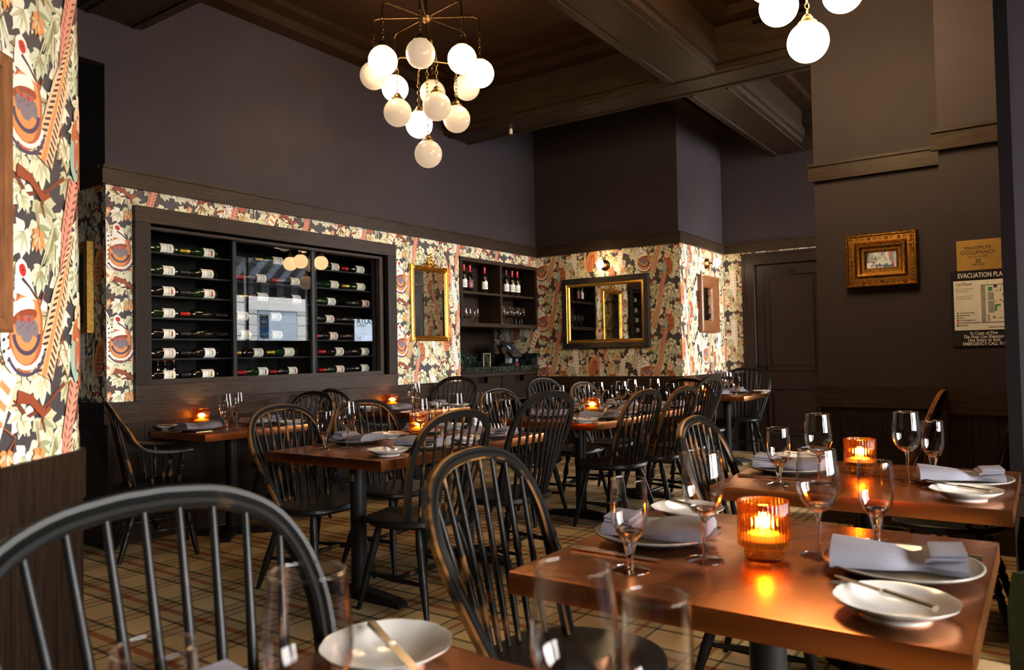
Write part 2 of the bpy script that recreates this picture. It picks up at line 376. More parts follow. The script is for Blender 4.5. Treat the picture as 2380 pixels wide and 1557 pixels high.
# ------------------------------------------------------------------ wallpaper print
TW, TH = 1.37, .62
def make_tile():
    rn = random.Random(21); out = []
    C = dict(cream=(246,238,216), sage=(196,194,156), sage2=(152,154,116), olive=(132,124,82), pale=(228,222,188), mint=(208,214,186), rust=(176,92,54), rust2=(142,66,40),
             orange=(216,142,84), peach=(234,192,152), brown=(112,62,42), dark=(62,38,34), plum=(78,60,84), lilac=(158,138,190), red=(190,44,40), blue=(52,62,110), pink=(214,140,118), white=(246,242,232), grey=(126,112,118), teal=(150,176,162))
    for k in C: C[k] = srgb(*C[k])
    def P(pts, c): out.append((pts, C[c]))
    def grow(i, x, y, k):
        for n in range(i, len(out)): out[n] = ([(x+(a-x)*k, y+(b-y)*k) for a, b in out[n][0]], out[n][1])
    def xf(pts, x, y, a, s=1): ca, sa = math.cos(a)*s, math.sin(a)*s; return [(x+px*ca-py*sa, y+px*sa+py*ca) for px, py in pts]
    def leaf(x, y, a, l, w, c, rib=None):
        n = 6; up = [(l*i/n, w*math.sin(math.pi*(i/n)**.75)*(1+.22*rn.uniform(-1, 1))) for i in range(1, n)]
        pts = [(0, 0)]+up+[(l, 0)]+[(px, -py*rn.uniform(.75, 1.1)) for px, py in up[::-1]]
        P(xf(pts, x, y, a), c)
        if rib: P(xf([(.1*l, -.0012), (.95*l, 0), (.1*l, .0012)], x, y, a), rib)
    def lobed(x, y, a, s, c, rib):
        for da, l in ((0, 1), (.75, .8), (-.75, .8), (1.5, .55), (-1.5, .55)):
            leaf(x, y, a+da, s*l, s*.2, c)
        for da, l in ((0, .85), (.75, .6), (-.75, .6)):
            P(xf([(0, -.0016), (s*l, 0), (0, .0016)], x, y, a+da), rib)
    def stroke(pts, w0, w1, c):
        n = len(pts); Lf, Rt = [], []
        for i, (x, y) in enumerate(pts):
            x0, y0 = pts[max(i-1, 0)]; x1, y1 = pts[min(i+1, n-1)]; d = math.hypot(x1-x0, y1-y0) or 1
            nx, ny = -(y1-y0)/d, (x1-x0)/d; w2 = (w0+(w1-w0)*i/(n-1))/2*(1+.2*rn.uniform(-1, 1))
            Lf.append((x+nx*w2, y+ny*w2)); Rt.append((x-nx*w2, y-ny*w2))
        for i in range(n-1): P([Lf[i], Lf[i+1], Rt[i+1], Rt[i]], c)
    def frond(x, y, l, c1, c2, spread=.5, n=11):
        for i in range(n):
            a = -math.pi/2+spread*(i/(n-1)-.5)*2+rn.uniform(-.1, .1); ll = l*rn.uniform(.6, 1.05); b = rn.uniform(-.25, .25)
            pts = [(x+math.cos(a+b*t)*ll*t*.8, y+math.sin(a+b*t)*ll*t) for t in (0, .35, .7, 1)]
            stroke(pts, .011, .003, rn.choice((c1, c2)))
    def ell(x, y, rx, ry, a, c, n=14, jag=.06):
        P(xf([(rx*math.cos(t)*(1+jag*rn.uniform(-1, 1)), ry*math.sin(t)*(1+jag*rn.uniform(-1, 1))) for t in [2*math.pi*i/n for i in range(n)]], x, y, a), c)
    def cres(x, y, r1, r2, a0, a1, c, n=10):
        P([(x+r1*math.cos(a0+(a1-a0)*i/n), y+r1*math.sin(a0+(a1-a0)*i/n)) for i in range(n+1)]+[(x+r2*math.cos(a1-(a1-a0)*i/n), y+r2*math.sin(a1-(a1-a0)*i/n)) for i in range(n+1)], c)
    def branch(pts, w, c):
        stroke(pts, w, w*.5, c)
        for i in range(1, len(pts)-1):
            x, y = pts[i]; a = rn.uniform(0, 6.28); stroke([(x, y), (x+.05*math.cos(a), y+.05*math.sin(a)), (x+.08*math.cos(a+.4), y+.08*math.sin(a+.4))], w*.55, w*.25, c)
    def tail(x, y, a, l, w, base, bar, nb=16, mid=None):
        P(xf([(0, -w*.5), (0, w*.5), (l*.55, w*.42), (l, .004), (l*.55, -w*.42)], x, y, a), base)
        if mid: P(xf([(0, -w*.12), (0, w*.12), (l*.96, .002), (l*.96, -.002)], x, y, a), mid)
        for i in range(nb):
            t = (i+.5)/nb; ww = w*.5*(1-t*.75); d = l*t
            for sg in (1, -1): P(xf([(d, sg*ww*.30), (d-.012, sg*ww*.95), (d-.006, sg*ww*.98), (d+.007, sg*ww*.34)], x, y, a), bar)
    # under-layer of foliage
    def brushleaf(x, y, a, sz, c, c2, rib):
        "painterly grape leaf: overlapping pointed lobes with darker strokes"
        for da, l in ((1.7, .55), (-1.7, .55), (.95, .82), (-.95, .82), (.42, .95), (-.42, .95), (0, 1.05)):
            leaf(x, y, a+da, sz*l*rn.uniform(.9, 1.1), sz*.23, c)
        for da, l in ((.9, .7), (-.9, .7), (.35, .8), (-.35, .85)):
            if rn.random() < .75: leaf(x, y, a+da, sz*l, sz*.085, c2)
        for da, l in ((0, .95), (.8, .65), (-.8, .65)): P(xf([(0, -.0017), (sz*l, 0), (0, .0017)], x, y, a+da), rib)
    for gx in range(12):
        for gy in range(6):
            x, y = (gx+.5+rn.uniform(-.4, .4))*TW/12, (gy+.5+rn.uniform(-.4, .4))*TH/6
            c, c2 = rn.choice((('sage', 'sage2'), ('pale', 'sage'), ('pale', 'olive'), ('cream', 'sage'), ('mint', 'sage2'), ('pale', 'sage')))
            brushleaf(x, y, rn.uniform(-2.5, -.6), rn.uniform(.07, .105), c, c2, rn.choice(('rust', 'olive', 'sage2')))
    for x0, y0, sgn in ((.05, .1, 1), (.5, .45, 1), (.78, .1, 1), (1.15, .4, -1), (.62, .56, 1)):
        branch([(x0, y0), (x0+.1*sgn, y0+.03), (x0+.17*sgn, y0-.04), (x0+.27*sgn, y0-.01), (x0+.36*sgn, y0+.05)], .022, rn.choice(('brown', 'rust2')))
    for x, y in ((.10, .55), (.36, .62), (.62, .30), (.70, .60), (1.02, .30), (1.24, .62), (1.28, .25), (.40, .50), (.80, .62), (.55, .62), (1.12, .55)):
        frond(x, y, rn.uniform(.15, .23), rn.choice(('cream', 'pale')), rn.choice(('sage', 'mint', 'pale')), .62, 15)
        frond(x, y-.01, rn.uniform(.10, .17), 'olive', 'sage2', .5, 5)
    for i in range(30):
        x, y = rn.uniform(0, TW), rn.uniform(0, TH)
        c, c2 = rn.choice((('cream', 'pale'), ('white', 'pale'), ('pale', 'sage'), ('mint', 'sage'), ('peach', 'orange'), ('cream', 'sage'), ('pale', 'olive')))
        brushleaf(x, y, rn.uniform(-2.5, -.6), rn.uniform(.05, .085), c, c2, rn.choice(('rust', 'sage2', 'olive')))
    for i in range(12):
        x, y = rn.uniform(0, TW), rn.uniform(.1, TH)
        for k in range(10): ell(x+rn.uniform(-.014, .014), y-k*.011, .0055, .0045, 0, rn.choice(('lilac', 'plum')), 5)
    for i in range(26):      # vermilion and cinnamon stems
        x, y = rn.uniform(0, TW), rn.uniform(0, TH); a = rn.uniform(-2.4, -.7); b = rn.uniform(-.9, .9)
        stroke([(x+math.cos(a+b*t)*.14*t, y+math.sin(a+b*t)*.14*t) for t in (0, .3, .6, 1)], .006, .003, rn.choice(('rust', 'rust2', 'brown')))
    tail(.665, .60, -1.5, .42, .085, 'white', 'orange', 11, None)
    tail(1.30, .45, -1.72, .36, .07, 'cream', 'rust', 10, None)
    # cock pheasant, round-bodied
    for bx, by in ((.20, .30),):
        n0 = len(out)
        tail(bx+.075, by-.10, 1.22, .36, .072, 'peach', 'dark', 22, 'orange')
        ell(bx-.045, by+.005, .036, .10, .12, 'white')
        for k in range(7):
            for q in range(3): ell(bx-.066+q*.016, by+.075-k*.024+q*.006, .006, .0042, .5, 'dark' if (k+q) % 3 else 'brown', 6)
        ell(bx+.012, by, .062, .092, -.1, 'rust'); ell(bx+.010, by+.004, .054, .080, -.1, 'orange')
        ell(bx+.002, by+.048, .042, .024, .3, 'white'); ell(bx+.006, by+.030, .046, .016, .25, 'rust2')
        ell(bx+.014, by+.004, .042, .030, -.1, 'grey'); cres(bx+.012, by-.002, .052, .040, 3.3, 6.2, 'plum'); cres(bx+.012, by-.004, .040, .022, 3.4, 6.0, 'orange')
        cres(bx+.012, by-.018, .068, .058, 3.5, 6.1, 'white'); cres(bx+.012, by-.026, .074, .066, 3.6, 6.0, 'plum')
        P([(bx-.030, by+.080), (bx+.050, by+.068), (bx+.034, by+.10), (bx+.014, by+.135), (bx-.016, by+.142), (bx-.030, by+.115)], 'white'); ell(bx-.006, by+.130, .022, .024, .3, 'white')
        stroke([(bx-.004, by+.112), (bx+.022, by+.096), (bx+.050, by+.072)], .008, .007, 'dark')
        ell(bx-.002, by+.130, .0125, .0145, .5, 'red'); ell(bx-.002, by+.131, .003, .003, 0, 'dark', 6); P([(bx-.026, by+.136), (bx-.044, by+.124), (bx-.026, by+.120)], 'olive')
        for q in range(5): ell(bx-.018+q*.013, by+.028-.004*(q % 2), .006, .007, .2, 'red' if q % 2 else 'rust', 6)
        for q in range(7): ell(bx-.012+q*.009, by+.006+.006*(q % 3), .0022, .003, 0, 'plum', 5)
        stroke([(bx-.02, by-.14), (bx+.03, by-.15), (bx+.075, by-.185), (bx+.10, by-.17)], .026, .014, 'rust2')
        P(xf([(0, -.03), (.0, .03), (.20, .02), (.20, -.02)], bx-.05, by-.09, -1.95), 'cream')
        for k in range(5): P(xf([(.02+k*.036, -.018), (.03+k*.036, .02), (.045+k*.036, .016), (.035+k*.036, -.02)], bx-.05, by-.09, -1.95), 'orange')
        grow(n0, bx, by, 1.28)
    # golden bird with dark face patch and long pale tail
    for bx, by in ((.90, .40),):
        n0 = len(out)
        tail(bx+.055, by+.02, -1.30, .42, .055, 'white', 'rust2', 20, None)
        ell(bx, by-.03, .047, .105, -.25, 'orange'); ell(bx+.008, by-.05, .036, .080, -.25, 'rust')
        for k in range(6):
            for q in range(3): ell(bx-.018+q*.02, by-.01-k*.021, .0055, .004, 0, 'peach', 6)
        P([(bx-.035, by+.06), (bx+.03, by+.05), (bx+.012, by+.115), (bx-.015, by+.13), (bx-.035, by+.1)], 'peach')
        ell(bx+.0, by+.085, .014, .011, .2, 'blue'); ell(bx+.005, by+.086, .006, .004, 0, 'white', 7)
        stroke([(bx+.05, by+.10), (bx+.062, by+.0), (bx+.06, by-.1)], .022, .012, 'pink')
        for k in range(5): leaf(bx-.04-.006*k, by+.07-.03*k, -1.9+.1*k, .07, .010, rn.choice(('pale', 'sage')))
        grow(n0, bx, by, 1.35)
    # speckled hen
    for bx, by in ((.50, .24), (1.16, .20)):
        n0 = len(out)
        tail(bx-.03, by-.07, -1.85, .24, .045, 'pink', 'brown', 12)
        ell(bx, by, .042, .085, .15, 'rust'); ell(bx-.006, by+.085, .026, .03, 0, 'peach'); ell(bx-.03, by-.02, .018, .05, .1, 'teal')
        for k in range(16): ell(bx+rn.uniform(-.03, .03), by+rn.uniform(-.06, .06), .006, .0045, 0, rn.choice(('peach', 'dark', 'brown')), 6)
        ell(bx-.013, by+.09, .005, .005, 0, 'dark', 7); grow(n0, bx, by, 1.3)
    for i in range(16):
        x, y = rn.uniform(0, TW), rn.uniform(0, TH)
        if any((x-q)**2+(y-v)**2 < .0125 for q, v in ((.21, .31), (.21, .42), (.90, .4), (.50, .24), (1.16, .2))): continue
        brushleaf(x, y, rn.uniform(-2.4, -.7), rn.uniform(.03, .055), rn.choice(('cream', 'mint', 'pale', 'orange', 'white')), rn.choice(('sage', 'pale')), rn.choice(('rust', 'olive')))
        stroke([(x, y), (x+rn.uniform(-.05, .05), y+.04), (x+rn.uniform(-.07, .07), y+.09)], .005, .003, 'rust')
    return out
TILE = make_tile()
GROUND = srgb(64, 60, 64)
def clip(poly, ax, v, keep_less):
    out = []; n = len(poly)
    for i in range(n):
        a, b = poly[i], poly[(i+1) % n]; ia = (a[ax] <= v) == keep_less or a[ax] == v; ib = (b[ax] <= v) == keep_less or b[ax] == v
        if ia: out.append(a)
        if ia != ib and a[ax] != b[ax]:
            t = (v-a[ax])/(b[ax]-a[ax]); q = [a[0]+(b[0]-a[0])*t, a[1]+(b[1]-a[1])*t]; q[ax] = v; out.append(tuple(q))
    return out
def wallpaper(name, parent, rects, fmap, u_phase=0, v_phase=.96, cuts=()):
    "fmap(u, v, out) -> world point; motifs printed on a thin paper sheet"
    vs, fs, cs = [], [], []
    def put(poly, c, off):
        o = len(vs); vs.extend(fmap(u, v, off) for u, v in poly); fs.append(tuple(range(o, o+len(poly)))); cs.append(c)
    def put_cut(poly, c, off):
        us = [q[0] for q in poly]; lo, hi = min(us), max(us); cc = [k for k in cuts if lo < k < hi]
        if not cc: put(poly, c, off); return
        ed = [lo-1]+cc+[hi+1]
        for a, b in zip(ed, ed[1:]):
            q = clip(clip(poly, 0, a, False), 0, b, True)
            if len(q) > 2: put(q, c, off)
    for (u0, u1, v0, v1) in rects:
        put_cut([(u0, v0), (u1, v0), (u1, v1), (u0, v1)], GROUND, .0005)
        for i in range(math.floor((u0-u_phase)/TW)-1, math.ceil((u1-u_phase)/TW)+1):
            for j in range(math.floor((v0-v_phase)/TH)-1, math.ceil((v1-v_phase)/TH)+1):
                du, dv = u_phase+i*TW, v_phase+j*TH
                for k, (poly, c) in enumerate(TILE):
                    q = [(x+du, y+dv) for x, y in poly]
                    lo = min(a for a, _ in q); hi = max(a for a, _ in q); lv = min(b for _, b in q); hv = max(b for _, b in q)
                    if hi <= u0 or lo >= u1 or hv <= v0 or lv >= v1: continue
                    if lo < u0: q = clip(q, 0, u0, False)
                    if hi > u1: q = clip(q, 0, u1, True)
                    if lv < v0: q = clip(q, 1, v0, False)
                    if hv > v1: q = clip(q, 1, v1, True)
                    if len(q) > 2: put_cut(q, c, .0008+k*2.4e-6)
    me = bpy.data.meshes.new(name); me.from_pydata(vs, [], fs); me.materials.append(M['print_paint'])
    ca = me.color_attributes.new('Col', 'FLOAT_COLOR', 'CORNER')
    arr = np.repeat(np.array(cs, dtype=np.float32), [len(f) for f in fs], axis=0); ca.data.foreach_set('color', arr.ravel())
    o = link(name, me, parent); return o
# ================================================================== THE ROOM
XB, YS, XD = 7.86, 3.25, 9.25        # back wall, short wall, door wall
YL = 5.12                             # wine wall
ZC, ZB = 4.05, 3.55                   # ceiling, underside of beams
CAP, RAIL0, RAIL1 = .96, 2.42, 2.545
struct('floor', box((-3, YW-.1, -.06), (18, 6.5, 0)), 'carpet')
ceil = struct('ceiling', box((-3.2, YW-.15, ZC), (18.2, 6.6, ZC+.1)), 'ceiling_wood')
# wine wall with the cabinet opening and the hutch recess
wl = MB()
wl.box((2.6, YL, 0), (2.89, YL+.08, ZC)); wl.box((2.89, YL, 0), (5.20, YL+.08, 1.062)); wl.box((2.89, YL, 2.178), (5.20, YL+.08, ZC))
wl.box((5.20, YL, 0), (6.34, YL+.08, ZC)); wl.box((6.34, YL, 2.30), (XB, YL+.08, ZC)); wl.box((-3.1, YL, 3.235), (2.6, YL+.08, ZC))
wall_left = struct('wall_left', wl, 'paint')
wr = MB(); wr.box((2.6, YL+.08, 0), (2.68, 6.5, ZC)); wr.box((-3.1, 6.4, 0), (2.6, 6.5, ZC))
wall_recess = struct('wall_recess', wr, 'paint')
wb = MB(); wb.box((XB, YS+.08, 0), (XB+.08, 5.9, ZC)); wall_back = struct('wall_back', wb, 'paint'); wb = MB(); wb.box((6.26, 5.81, 0), (XB, 5.89, ZC)); wb.box((6.26, YL+.08, 0), (6.34, 5.81, ZC))
wall_niche = struct('wall_niche', wb, 'paint')
wall_short = struct('wall_short', box((XB, YS, 0), (XD, YS+.08, ZC)), 'paint')
DY0, DY1, DZ = 2.02, 2.87, 2.26       # door opening
wd = MB(); wd.box((XD, DY1, 0), (XD+.1, YS+.08, ZC)); wd.box((XD, DY0, DZ), (XD+.1, DY1, ZC)); wd.box((XD, 1.7, 0), (XD+.1, DY0, ZC)); wd.box((XD+.1, 1.7, 0), (18, 1.78, ZC)); wd.box((18, YW-.1, 0), (18.1, 1.78, ZC)); wd.box((XD+.1, 1.78, 0), (XD+.6, 1.86, ZC)); wd.box((XD+.5, 1.78, 0), (XD+.6, 3.4, ZC)); wd.box((XD, 3.33, 0), (XD+.6, 3.4, ZC))  # last three boxes: unseen backing added behind the door to block leaking daylight
wall_door = struct('wall_door', wd, 'paint')
wg = MB(); wg.box((5.72, .5, 0), (6.02, 1.325, ZC)); wg.box((5.30, YW, 0), (6.02, .5, ZC))
wall_right = struct('wall_right', wg, 'paint')
yp = at(2331, 655, 0, 3.485).y; np_ = MB(); np_.box((3.5, YW, 0), (3.66, yp-.03, ZC)); wall_pier = struct('wall_pier', np_, 'paint')
struct('trim_1', box((3.485, yp-.045, .70), (3.675, yp, ZC)), 'paint_dark')
pb = MB(); pb.box((3.47, YW, .0), (3.5, yp-.01, .70)); pb.box((3.46, YW, .66), (3.5, yp+.005, .70)); struct('trim_2', pb, 'door_wood')
wall_end = struct('wall_end', box((-3.1, YW-.1, 0), (-3.0, 6.5, ZC)), 'paint')
# window wall behind the camera
ww = MB(); xs = -3.1
for (a, b, c, d) in sorted(WIN):
    ww.box((xs, YW-.12, 0), (a, YW, ZC)); ww.box((a, YW-.12, 0), (b, YW, c)); ww.box((a, YW-.12, d), (b, YW, ZC)); xs = b
ww.box((xs, YW-.12, 0), (18.1, YW, ZC)); wall_window = struct('wall_window', ww, 'oak_v')
for i, (a, b, c, d) in enumerate(WIN):
    fr = MB(); t = .05
    fr.box((a, YW-.10, c), (b, YW-.02, c+t)); fr.box((a, YW-.10, d-t), (b, YW-.02, d)); fr.box((a, YW-.10, c+t), (a+t, YW-.02, d-t)); fr.box((b-t, YW-.10, c+t), (b, YW-.02, d-t))
    if b-a > 1.5:
        q = (a+b)/2 if i != 2 else at(578, 795, 1, YM).x
        fr.box((q-.025, YW-.10, c+t), (q+.025, YW-.02, d-t))
    win = struct('window_%d' % (i+1), fr, 'black_metal'); link('pane', box((a+.03, YW-.063, c+.03), (b-.03, YW-.059, d-.03)).mesh('pane', 'window_glass'), win)
    if i == 3:
        text('lettering', 'CAFE ATLAS', .19, (at(836, 750, 1, YM).x, YW-.075, at(850, 747, 1, YM).z), win, 'print_white', align='CENTER', mirror=False, bold=.003)
        text('lettering', '1 8 8 1', .11, (at(846, 760, 1, YM).x, YW-.075, at(850, 757, 1, YM).z), win, 'print_white', align='CENTER')
# beams
def beam(a, b, label):
    bm = MB().box(a, b)
    (x0, y0, z0), (x1, y1, z1) = a, b
    return struct('ceiling_beam', bm, 'oak_y' if (y1-y0) > (x1-x0) else 'oak_h')
bm_ = MB()
for n_, a, b in (('ceiling_beam', (6.14, YW, ZB), (6.58, YL, ZC)), ('ceiling_beam', (2.42, YW, ZB), (2.86, YL, ZC)), ('ceiling_beam', (-3, 2.17, ZB+.001), (2.42, 2.62, ZC)), ('ceiling_beam', (2.86, 2.17, ZB+.001), (6.14, 2.62, ZC)), ('ceiling_beam', (6.58, 2.17, ZB+.001), (XD, 2.62, ZC)), ('ceiling_beam', (XD-.36, .3, ZB), (XD, 2.17, ZC))):
    o = beam(a, b, '')
    x0, y0, z0 = a; x1, y1, _ = b
    mo = MB(); t = .035
    if (y1-y0) > (x1-x0):
        for sx in (x0-t, x1): mo.box((sx, y0, z0+.05), (sx+t, y1, z0+.16)); 
        mo.box((x0+.05, y0, z0-.012), (x0+.075, y1, z0)); mo.box((x1-.075, y0, z0-.012), (x1-.05, y1, z0))
    else:
        for sy in (y0-t, y1): mo.box((x0, sy, z0+.05), (x1, sy+t, z0+.16))
        mo.box((x0, y0+.05, z0-.012), (x1, y0+.075, z0)); mo.box((x0, y1-.075, z0-.012), (x1, y1-.05, z0))
    mo.build('moulding', 'oak_y' if (y1-y0) > (x1-x0) else 'oak_h', o)
for (x_, y_, z_) in ((6.105, 1.30, 3.86), (6.105, .2, 3.86)): box((x_-.004, y_, z_), (x_+.04, y_+.55, z_+.022)).build('air_slot', 'paint_dark', ceil)
# perimeter crown inside the coffers, stepped
for (x0, x1, y0, y1) in ((2.86, 6.14, 2.62, YL), (2.86, 6.14, YW, 2.17), (6.58, XD, 2.62, YS), (-3, 2.42, 2.62, YL), (-3, 2.42, YW, 2.17), (6.58, 8.89, .3, 2.17)):
    c = MB()
    for t, z in ((.16, ZC-.13), (.30, ZC-.05)):
        c.box((x0, y0, z), (x1, y0+t, ZC)); c.box((x0, y1-t, z), (x1, y1, ZC)); c.box((x0, y0+t, z), (x0+t, y1-t, ZC)); c.box((x1-t, y0+t, z), (x1, y1-t, ZC))
    c.build('crown_moulding', 'ceiling_wood', ceil)
k = 0
for i in range(16):      # boards over the alcove by the door
    b_ = link('board', box((6.74, .0, -.02), (8.73, .105, 0)).mesh('board', 'oak_h') if k == 0 else b_.data, ceil, (0, .46+.11*i*.95, ZC-.002-.012*(i % 2))); k = 1
# picture rails, cap rails, skirting
def band(name, z0, z1, d, mats=('oak_h', 'oak_y'), segs=None):
    for ax, a, b, c in segs:
        if ax == 'x': o = box((a, c-d, z0), (b, c, z1)); mt_ = mats[0]
        else: o = box((c-d, a, z0), (c, b, z1)); mt_ = mats[1]
        global TRIM; TRIM += 1; struct('trim_%d' % TRIM if name == 'trim' else name, o, mt_)
TRIM = 2
SEG = [('x', 2.565, XB-.035, YL), ('y', YS-.035, YL, XB), ('x', XB, XD-.035, YS), ('y', 1.8, YS, XD), ('y', .5, 1.36, 5.72), ('y', -.8, .535, 5.30), ('y', YL, 6.4, 2.6)]
band('trim', RAIL0, RAIL1, .035, segs=SEG)
lip = [(a, b-.0, c, d-.035) for a, b, c, d in SEG]
band('trim', RAIL1-.02, RAIL1, .012, segs=lip)
SEGC = [('x', 2.57, 6.34, YL), ('y', YS-.03, YL, XB), ('x', XB, XD-.03, YS), ('y', 3.03, YS, XD), ('y', .5, 1.355, 5.72), ('y', .11, .53, 5.30), ('y', YL, 6.4, 2.6)]
band('trim', .815, CAP, .03, segs=SEGC)
SEGB = [('x', 2.57, 6.34, YL), ('y', YS-.02, YL, XB), ('x', XB, XD-.02, YS), ('y', .5, 1.345, 5.72), ('y', .11, .52, 5.30), ('y', YL, 6.4, 2.6)]
for i, (ax, a, b, c) in enumerate(SEGB):
    o = box((a, c-.02, 0), (b, c, .15)) if ax == 'x' else box((c-.02, a, 0), (c, b, .15)); struct('baseboard_%d' % (i+1), o, 'oak_h' if ax == 'x' else 'oak_y')
PB = .128
bx_x = box((.0015, -.014, 0), (PB-.0015, 0, .665), bev=.003).mesh('board', 'oak_v'); bx_y = box((-.014, .0015, 0), (0, PB-.0015, .665), bev=.003).mesh('board', 'oak_v')
for par, ax, a, b, c in ((wall_left, 'x', 2.6, 6.34, YL), (wall_back, 'y', YS, YL, XB), (wall_short, 'x', XB, XD, YS), (wall_right, 'y', .53, 1.325, 5.72), (wall_right, 'y', .11, .5, 5.30)):
    n = int((b-a)/PB)
    for i in range(n):
        o = link('board', bx_x if ax == 'x' else bx_y, par, (a+i*(b-a)/n, c, .15) if ax == 'x' else (c, a+i*(b-a)/n, .15))
        o.scale = ((b-a)/n/PB, 1, 1) if ax == 'x' else (1, (b-a)/n/PB, 1)
# wallpaper on the flat walls
wallpaper('wallpaper', wall_left, [(2.6, 2.79, CAP, RAIL0), (2.79, 5.33, 2.29, RAIL0), (5.33, 6.34, CAP, RAIL0), (6.34, XB, 2.29, RAIL0)], lambda u, v, w_: (u, YL-w_, v), 2.48, 1.05-TH)
wallpaper('wallpaper', wall_back, [(-YL, -YS, CAP, RAIL0), (-5.81, -YL, 1.10, 1.56)], lambda u, v, w_: (XB-w_, -u, v), -5.25, .71)
wallpaper('wallpaper', wall_short, [(XB, XD, CAP, RAIL0)], lambda u, v, w_: (u, YS-w_, v), 8.35, .90)
wallpaper('wallpaper', wall_door, [(-YS, -3.02, CAP, RAIL0), (-3.02, -1.85, 2.385, RAIL0)], lambda u, v, w_: (XD-w_, -u, v), -3.8, 1.0)
wallpaper('wallpaper', wall_recess, [(-6.4, -YL-.0, CAP, RAIL0)], lambda u, v, w_: (2.6-w_, -u, v), -6.1, .9)
# ------------------------------------------------------------------ rounded pier with wallpaper
PA = Vector((1.145, 2.455)); PD = Vector((.80, .60)).normalized(); PN = Vector((PD.y, -PD.x)); RR = .115
def pier_path(u, off):
    "u = arc length; 0 at the start of the round corner; negative along the flat face; off = outwards"
    if u <= 0: p = PA+PD*u+PN*off; return p.x, p.y
    a = min(u/RR, math.pi); cpt = PA-PN*RR; rr = RR+off
    if u/RR <= math.pi:
        p = cpt+PN*(rr*math.cos(a))+PD*(rr*math.sin(a)); return p.x, p.y
    p = cpt-PN*rr-PD*(u-math.pi*RR); return p.x, p.y
LU = 1.75; UE = math.pi*RR+LU
def pier_us(n=14): return [-LU, -.9]+[i*math.pi*RR/n for i in range(n+1)]+[UE]
def pier_solid(off, z0, z1):
    us = pier_us(); mb = MB(); ring = [pier_path(u, off) for u in us]; k = len(ring)
    mb.add([(x, y, z0) for x, y in ring]+[(x, y, z1) for x, y in ring], [(i, (i+1) % k, k+(i+1) % k, k+i) for i in range(k)]+[tuple(range(k))[::-1], tuple(range(k, 2*k))]); return mb
wall_round = struct('wall_round', pier_solid(0, 0, ZC), 'paint', smooth=True, ang=30)
TRIM += 1; struct('trim_%d' % TRIM, pier_solid(.022, .805, .955), 'oak_v', smooth=True, ang=50)
struct('baseboard_9', pier_solid(.026, 0, .22), 'oak_v', smooth=True, ang=50)
TRIM += 1; struct('trim_%d' % TRIM, pier_solid(.03, 3.3, 3.42), 'oak_v', smooth=True, ang=50)
cu_ = [i*math.pi*RR/20 for i in range(21)]
wallpaper('wallpaper', wall_round, [(-LU, math.pi*RR+.1, .955, 3.3)], lambda u, v, w_: (*pier_path(u, w_), v), at(0, 0, 0, 1).x*0-.25-.21, 1.315-.30, cuts=cu_)
for i in range(10):
    u0 = -.95+i*.105+.0015; u1 = u0+.102; n = 4; mb = MB(); vs = []
    for q in range(n+1):
        u = u0+(u1-u0)*q/n; a_ = pier_path(u, .001); b_2 = pier_path(u, .014 if 0 < q < n else .010); vs += [(*a_, .22), (*b_2, .22), (*b_2, .805), (*a_, .805)]
    fs = []
    for q in range(n):
        for s_ in range(4): fs.append((q*4+s_, q*4+(s_+1) % 4, q*4+4+(s_+1) % 4, q*4+4+s_))
    mb.add(vs, fs+[(0, 1, 2, 3), (n*4, n*4+3, n*4+2, n*4+1)]).build('board', 'oak_v', wall_round)
# ------------------------------------------------------------------ door
dr = MB(); dr.box((XD+.03, DY0+.01, .005), (XD+.075, DY1-.01, DZ-.01))
door = struct('door_1', dr, 'door_wood')
for y0, y1, z0, z1 in ((DY0+.13, DY1-.13, .98, DZ-.13), (DY0+.13, DY1-.13, .22, .78)):
    pn = MB(); pn.box((XD+.018, y0, z0), (XD+.03, y0+.02, z1)); pn.box((XD+.018, y1-.02, z0), (XD+.03, y1, z1)); pn.box((XD+.018, y0+.02, z0), (XD+.03, y1-.02, z0+.02)); pn.box((XD+.018, y0+.02, z1-.02), (XD+.03, y1-.02, z1))
    pn.box((XD+.022, y0+.06, z0+.06), (XD+.03, y1-.06, z1-.06), bev=.003); pn.build('panel', 'door_wood', door)
hd = MB(); hd.box((XD+.012, DY1-.10, 1.00), (XD+.03, DY1-.04, 1.09)); hd.tube([(XD+.015, DY1-.07, 1.05), (XD-.03, DY1-.07, 1.05), (XD-.035, DY1-.10, 1.05), (XD-.035, DY1-.19, 1.045)], .009, 8); hd.build('handle', 'black_metal', door)
box((XD-.02, DY0+.06, DZ-.14), (XD+.03, DY0+.36, DZ-.06)).build('door_closer', 'door_wood', door)
TRIM += 1
cs_ = MB(); cs_.box((XD-.025, DY1, 0), (XD, DY1+.14, DZ+.14)); cs_.box((XD-.025, DY0-.14, 0), (XD, DY0, DZ+.14)); cs_.box((XD-.025, DY0, DZ), (XD, DY1, DZ+.14)); cs_.box((XD-.04, DY1+.11, 0), (XD-.025, DY1+.14, DZ+.14)); cs_.box((XD-.04, DY0-.14, DZ+.11), (XD-.025, DY1+.11, DZ+.14))
struct('trim_%d' % TRIM, cs_, 'door_wood')
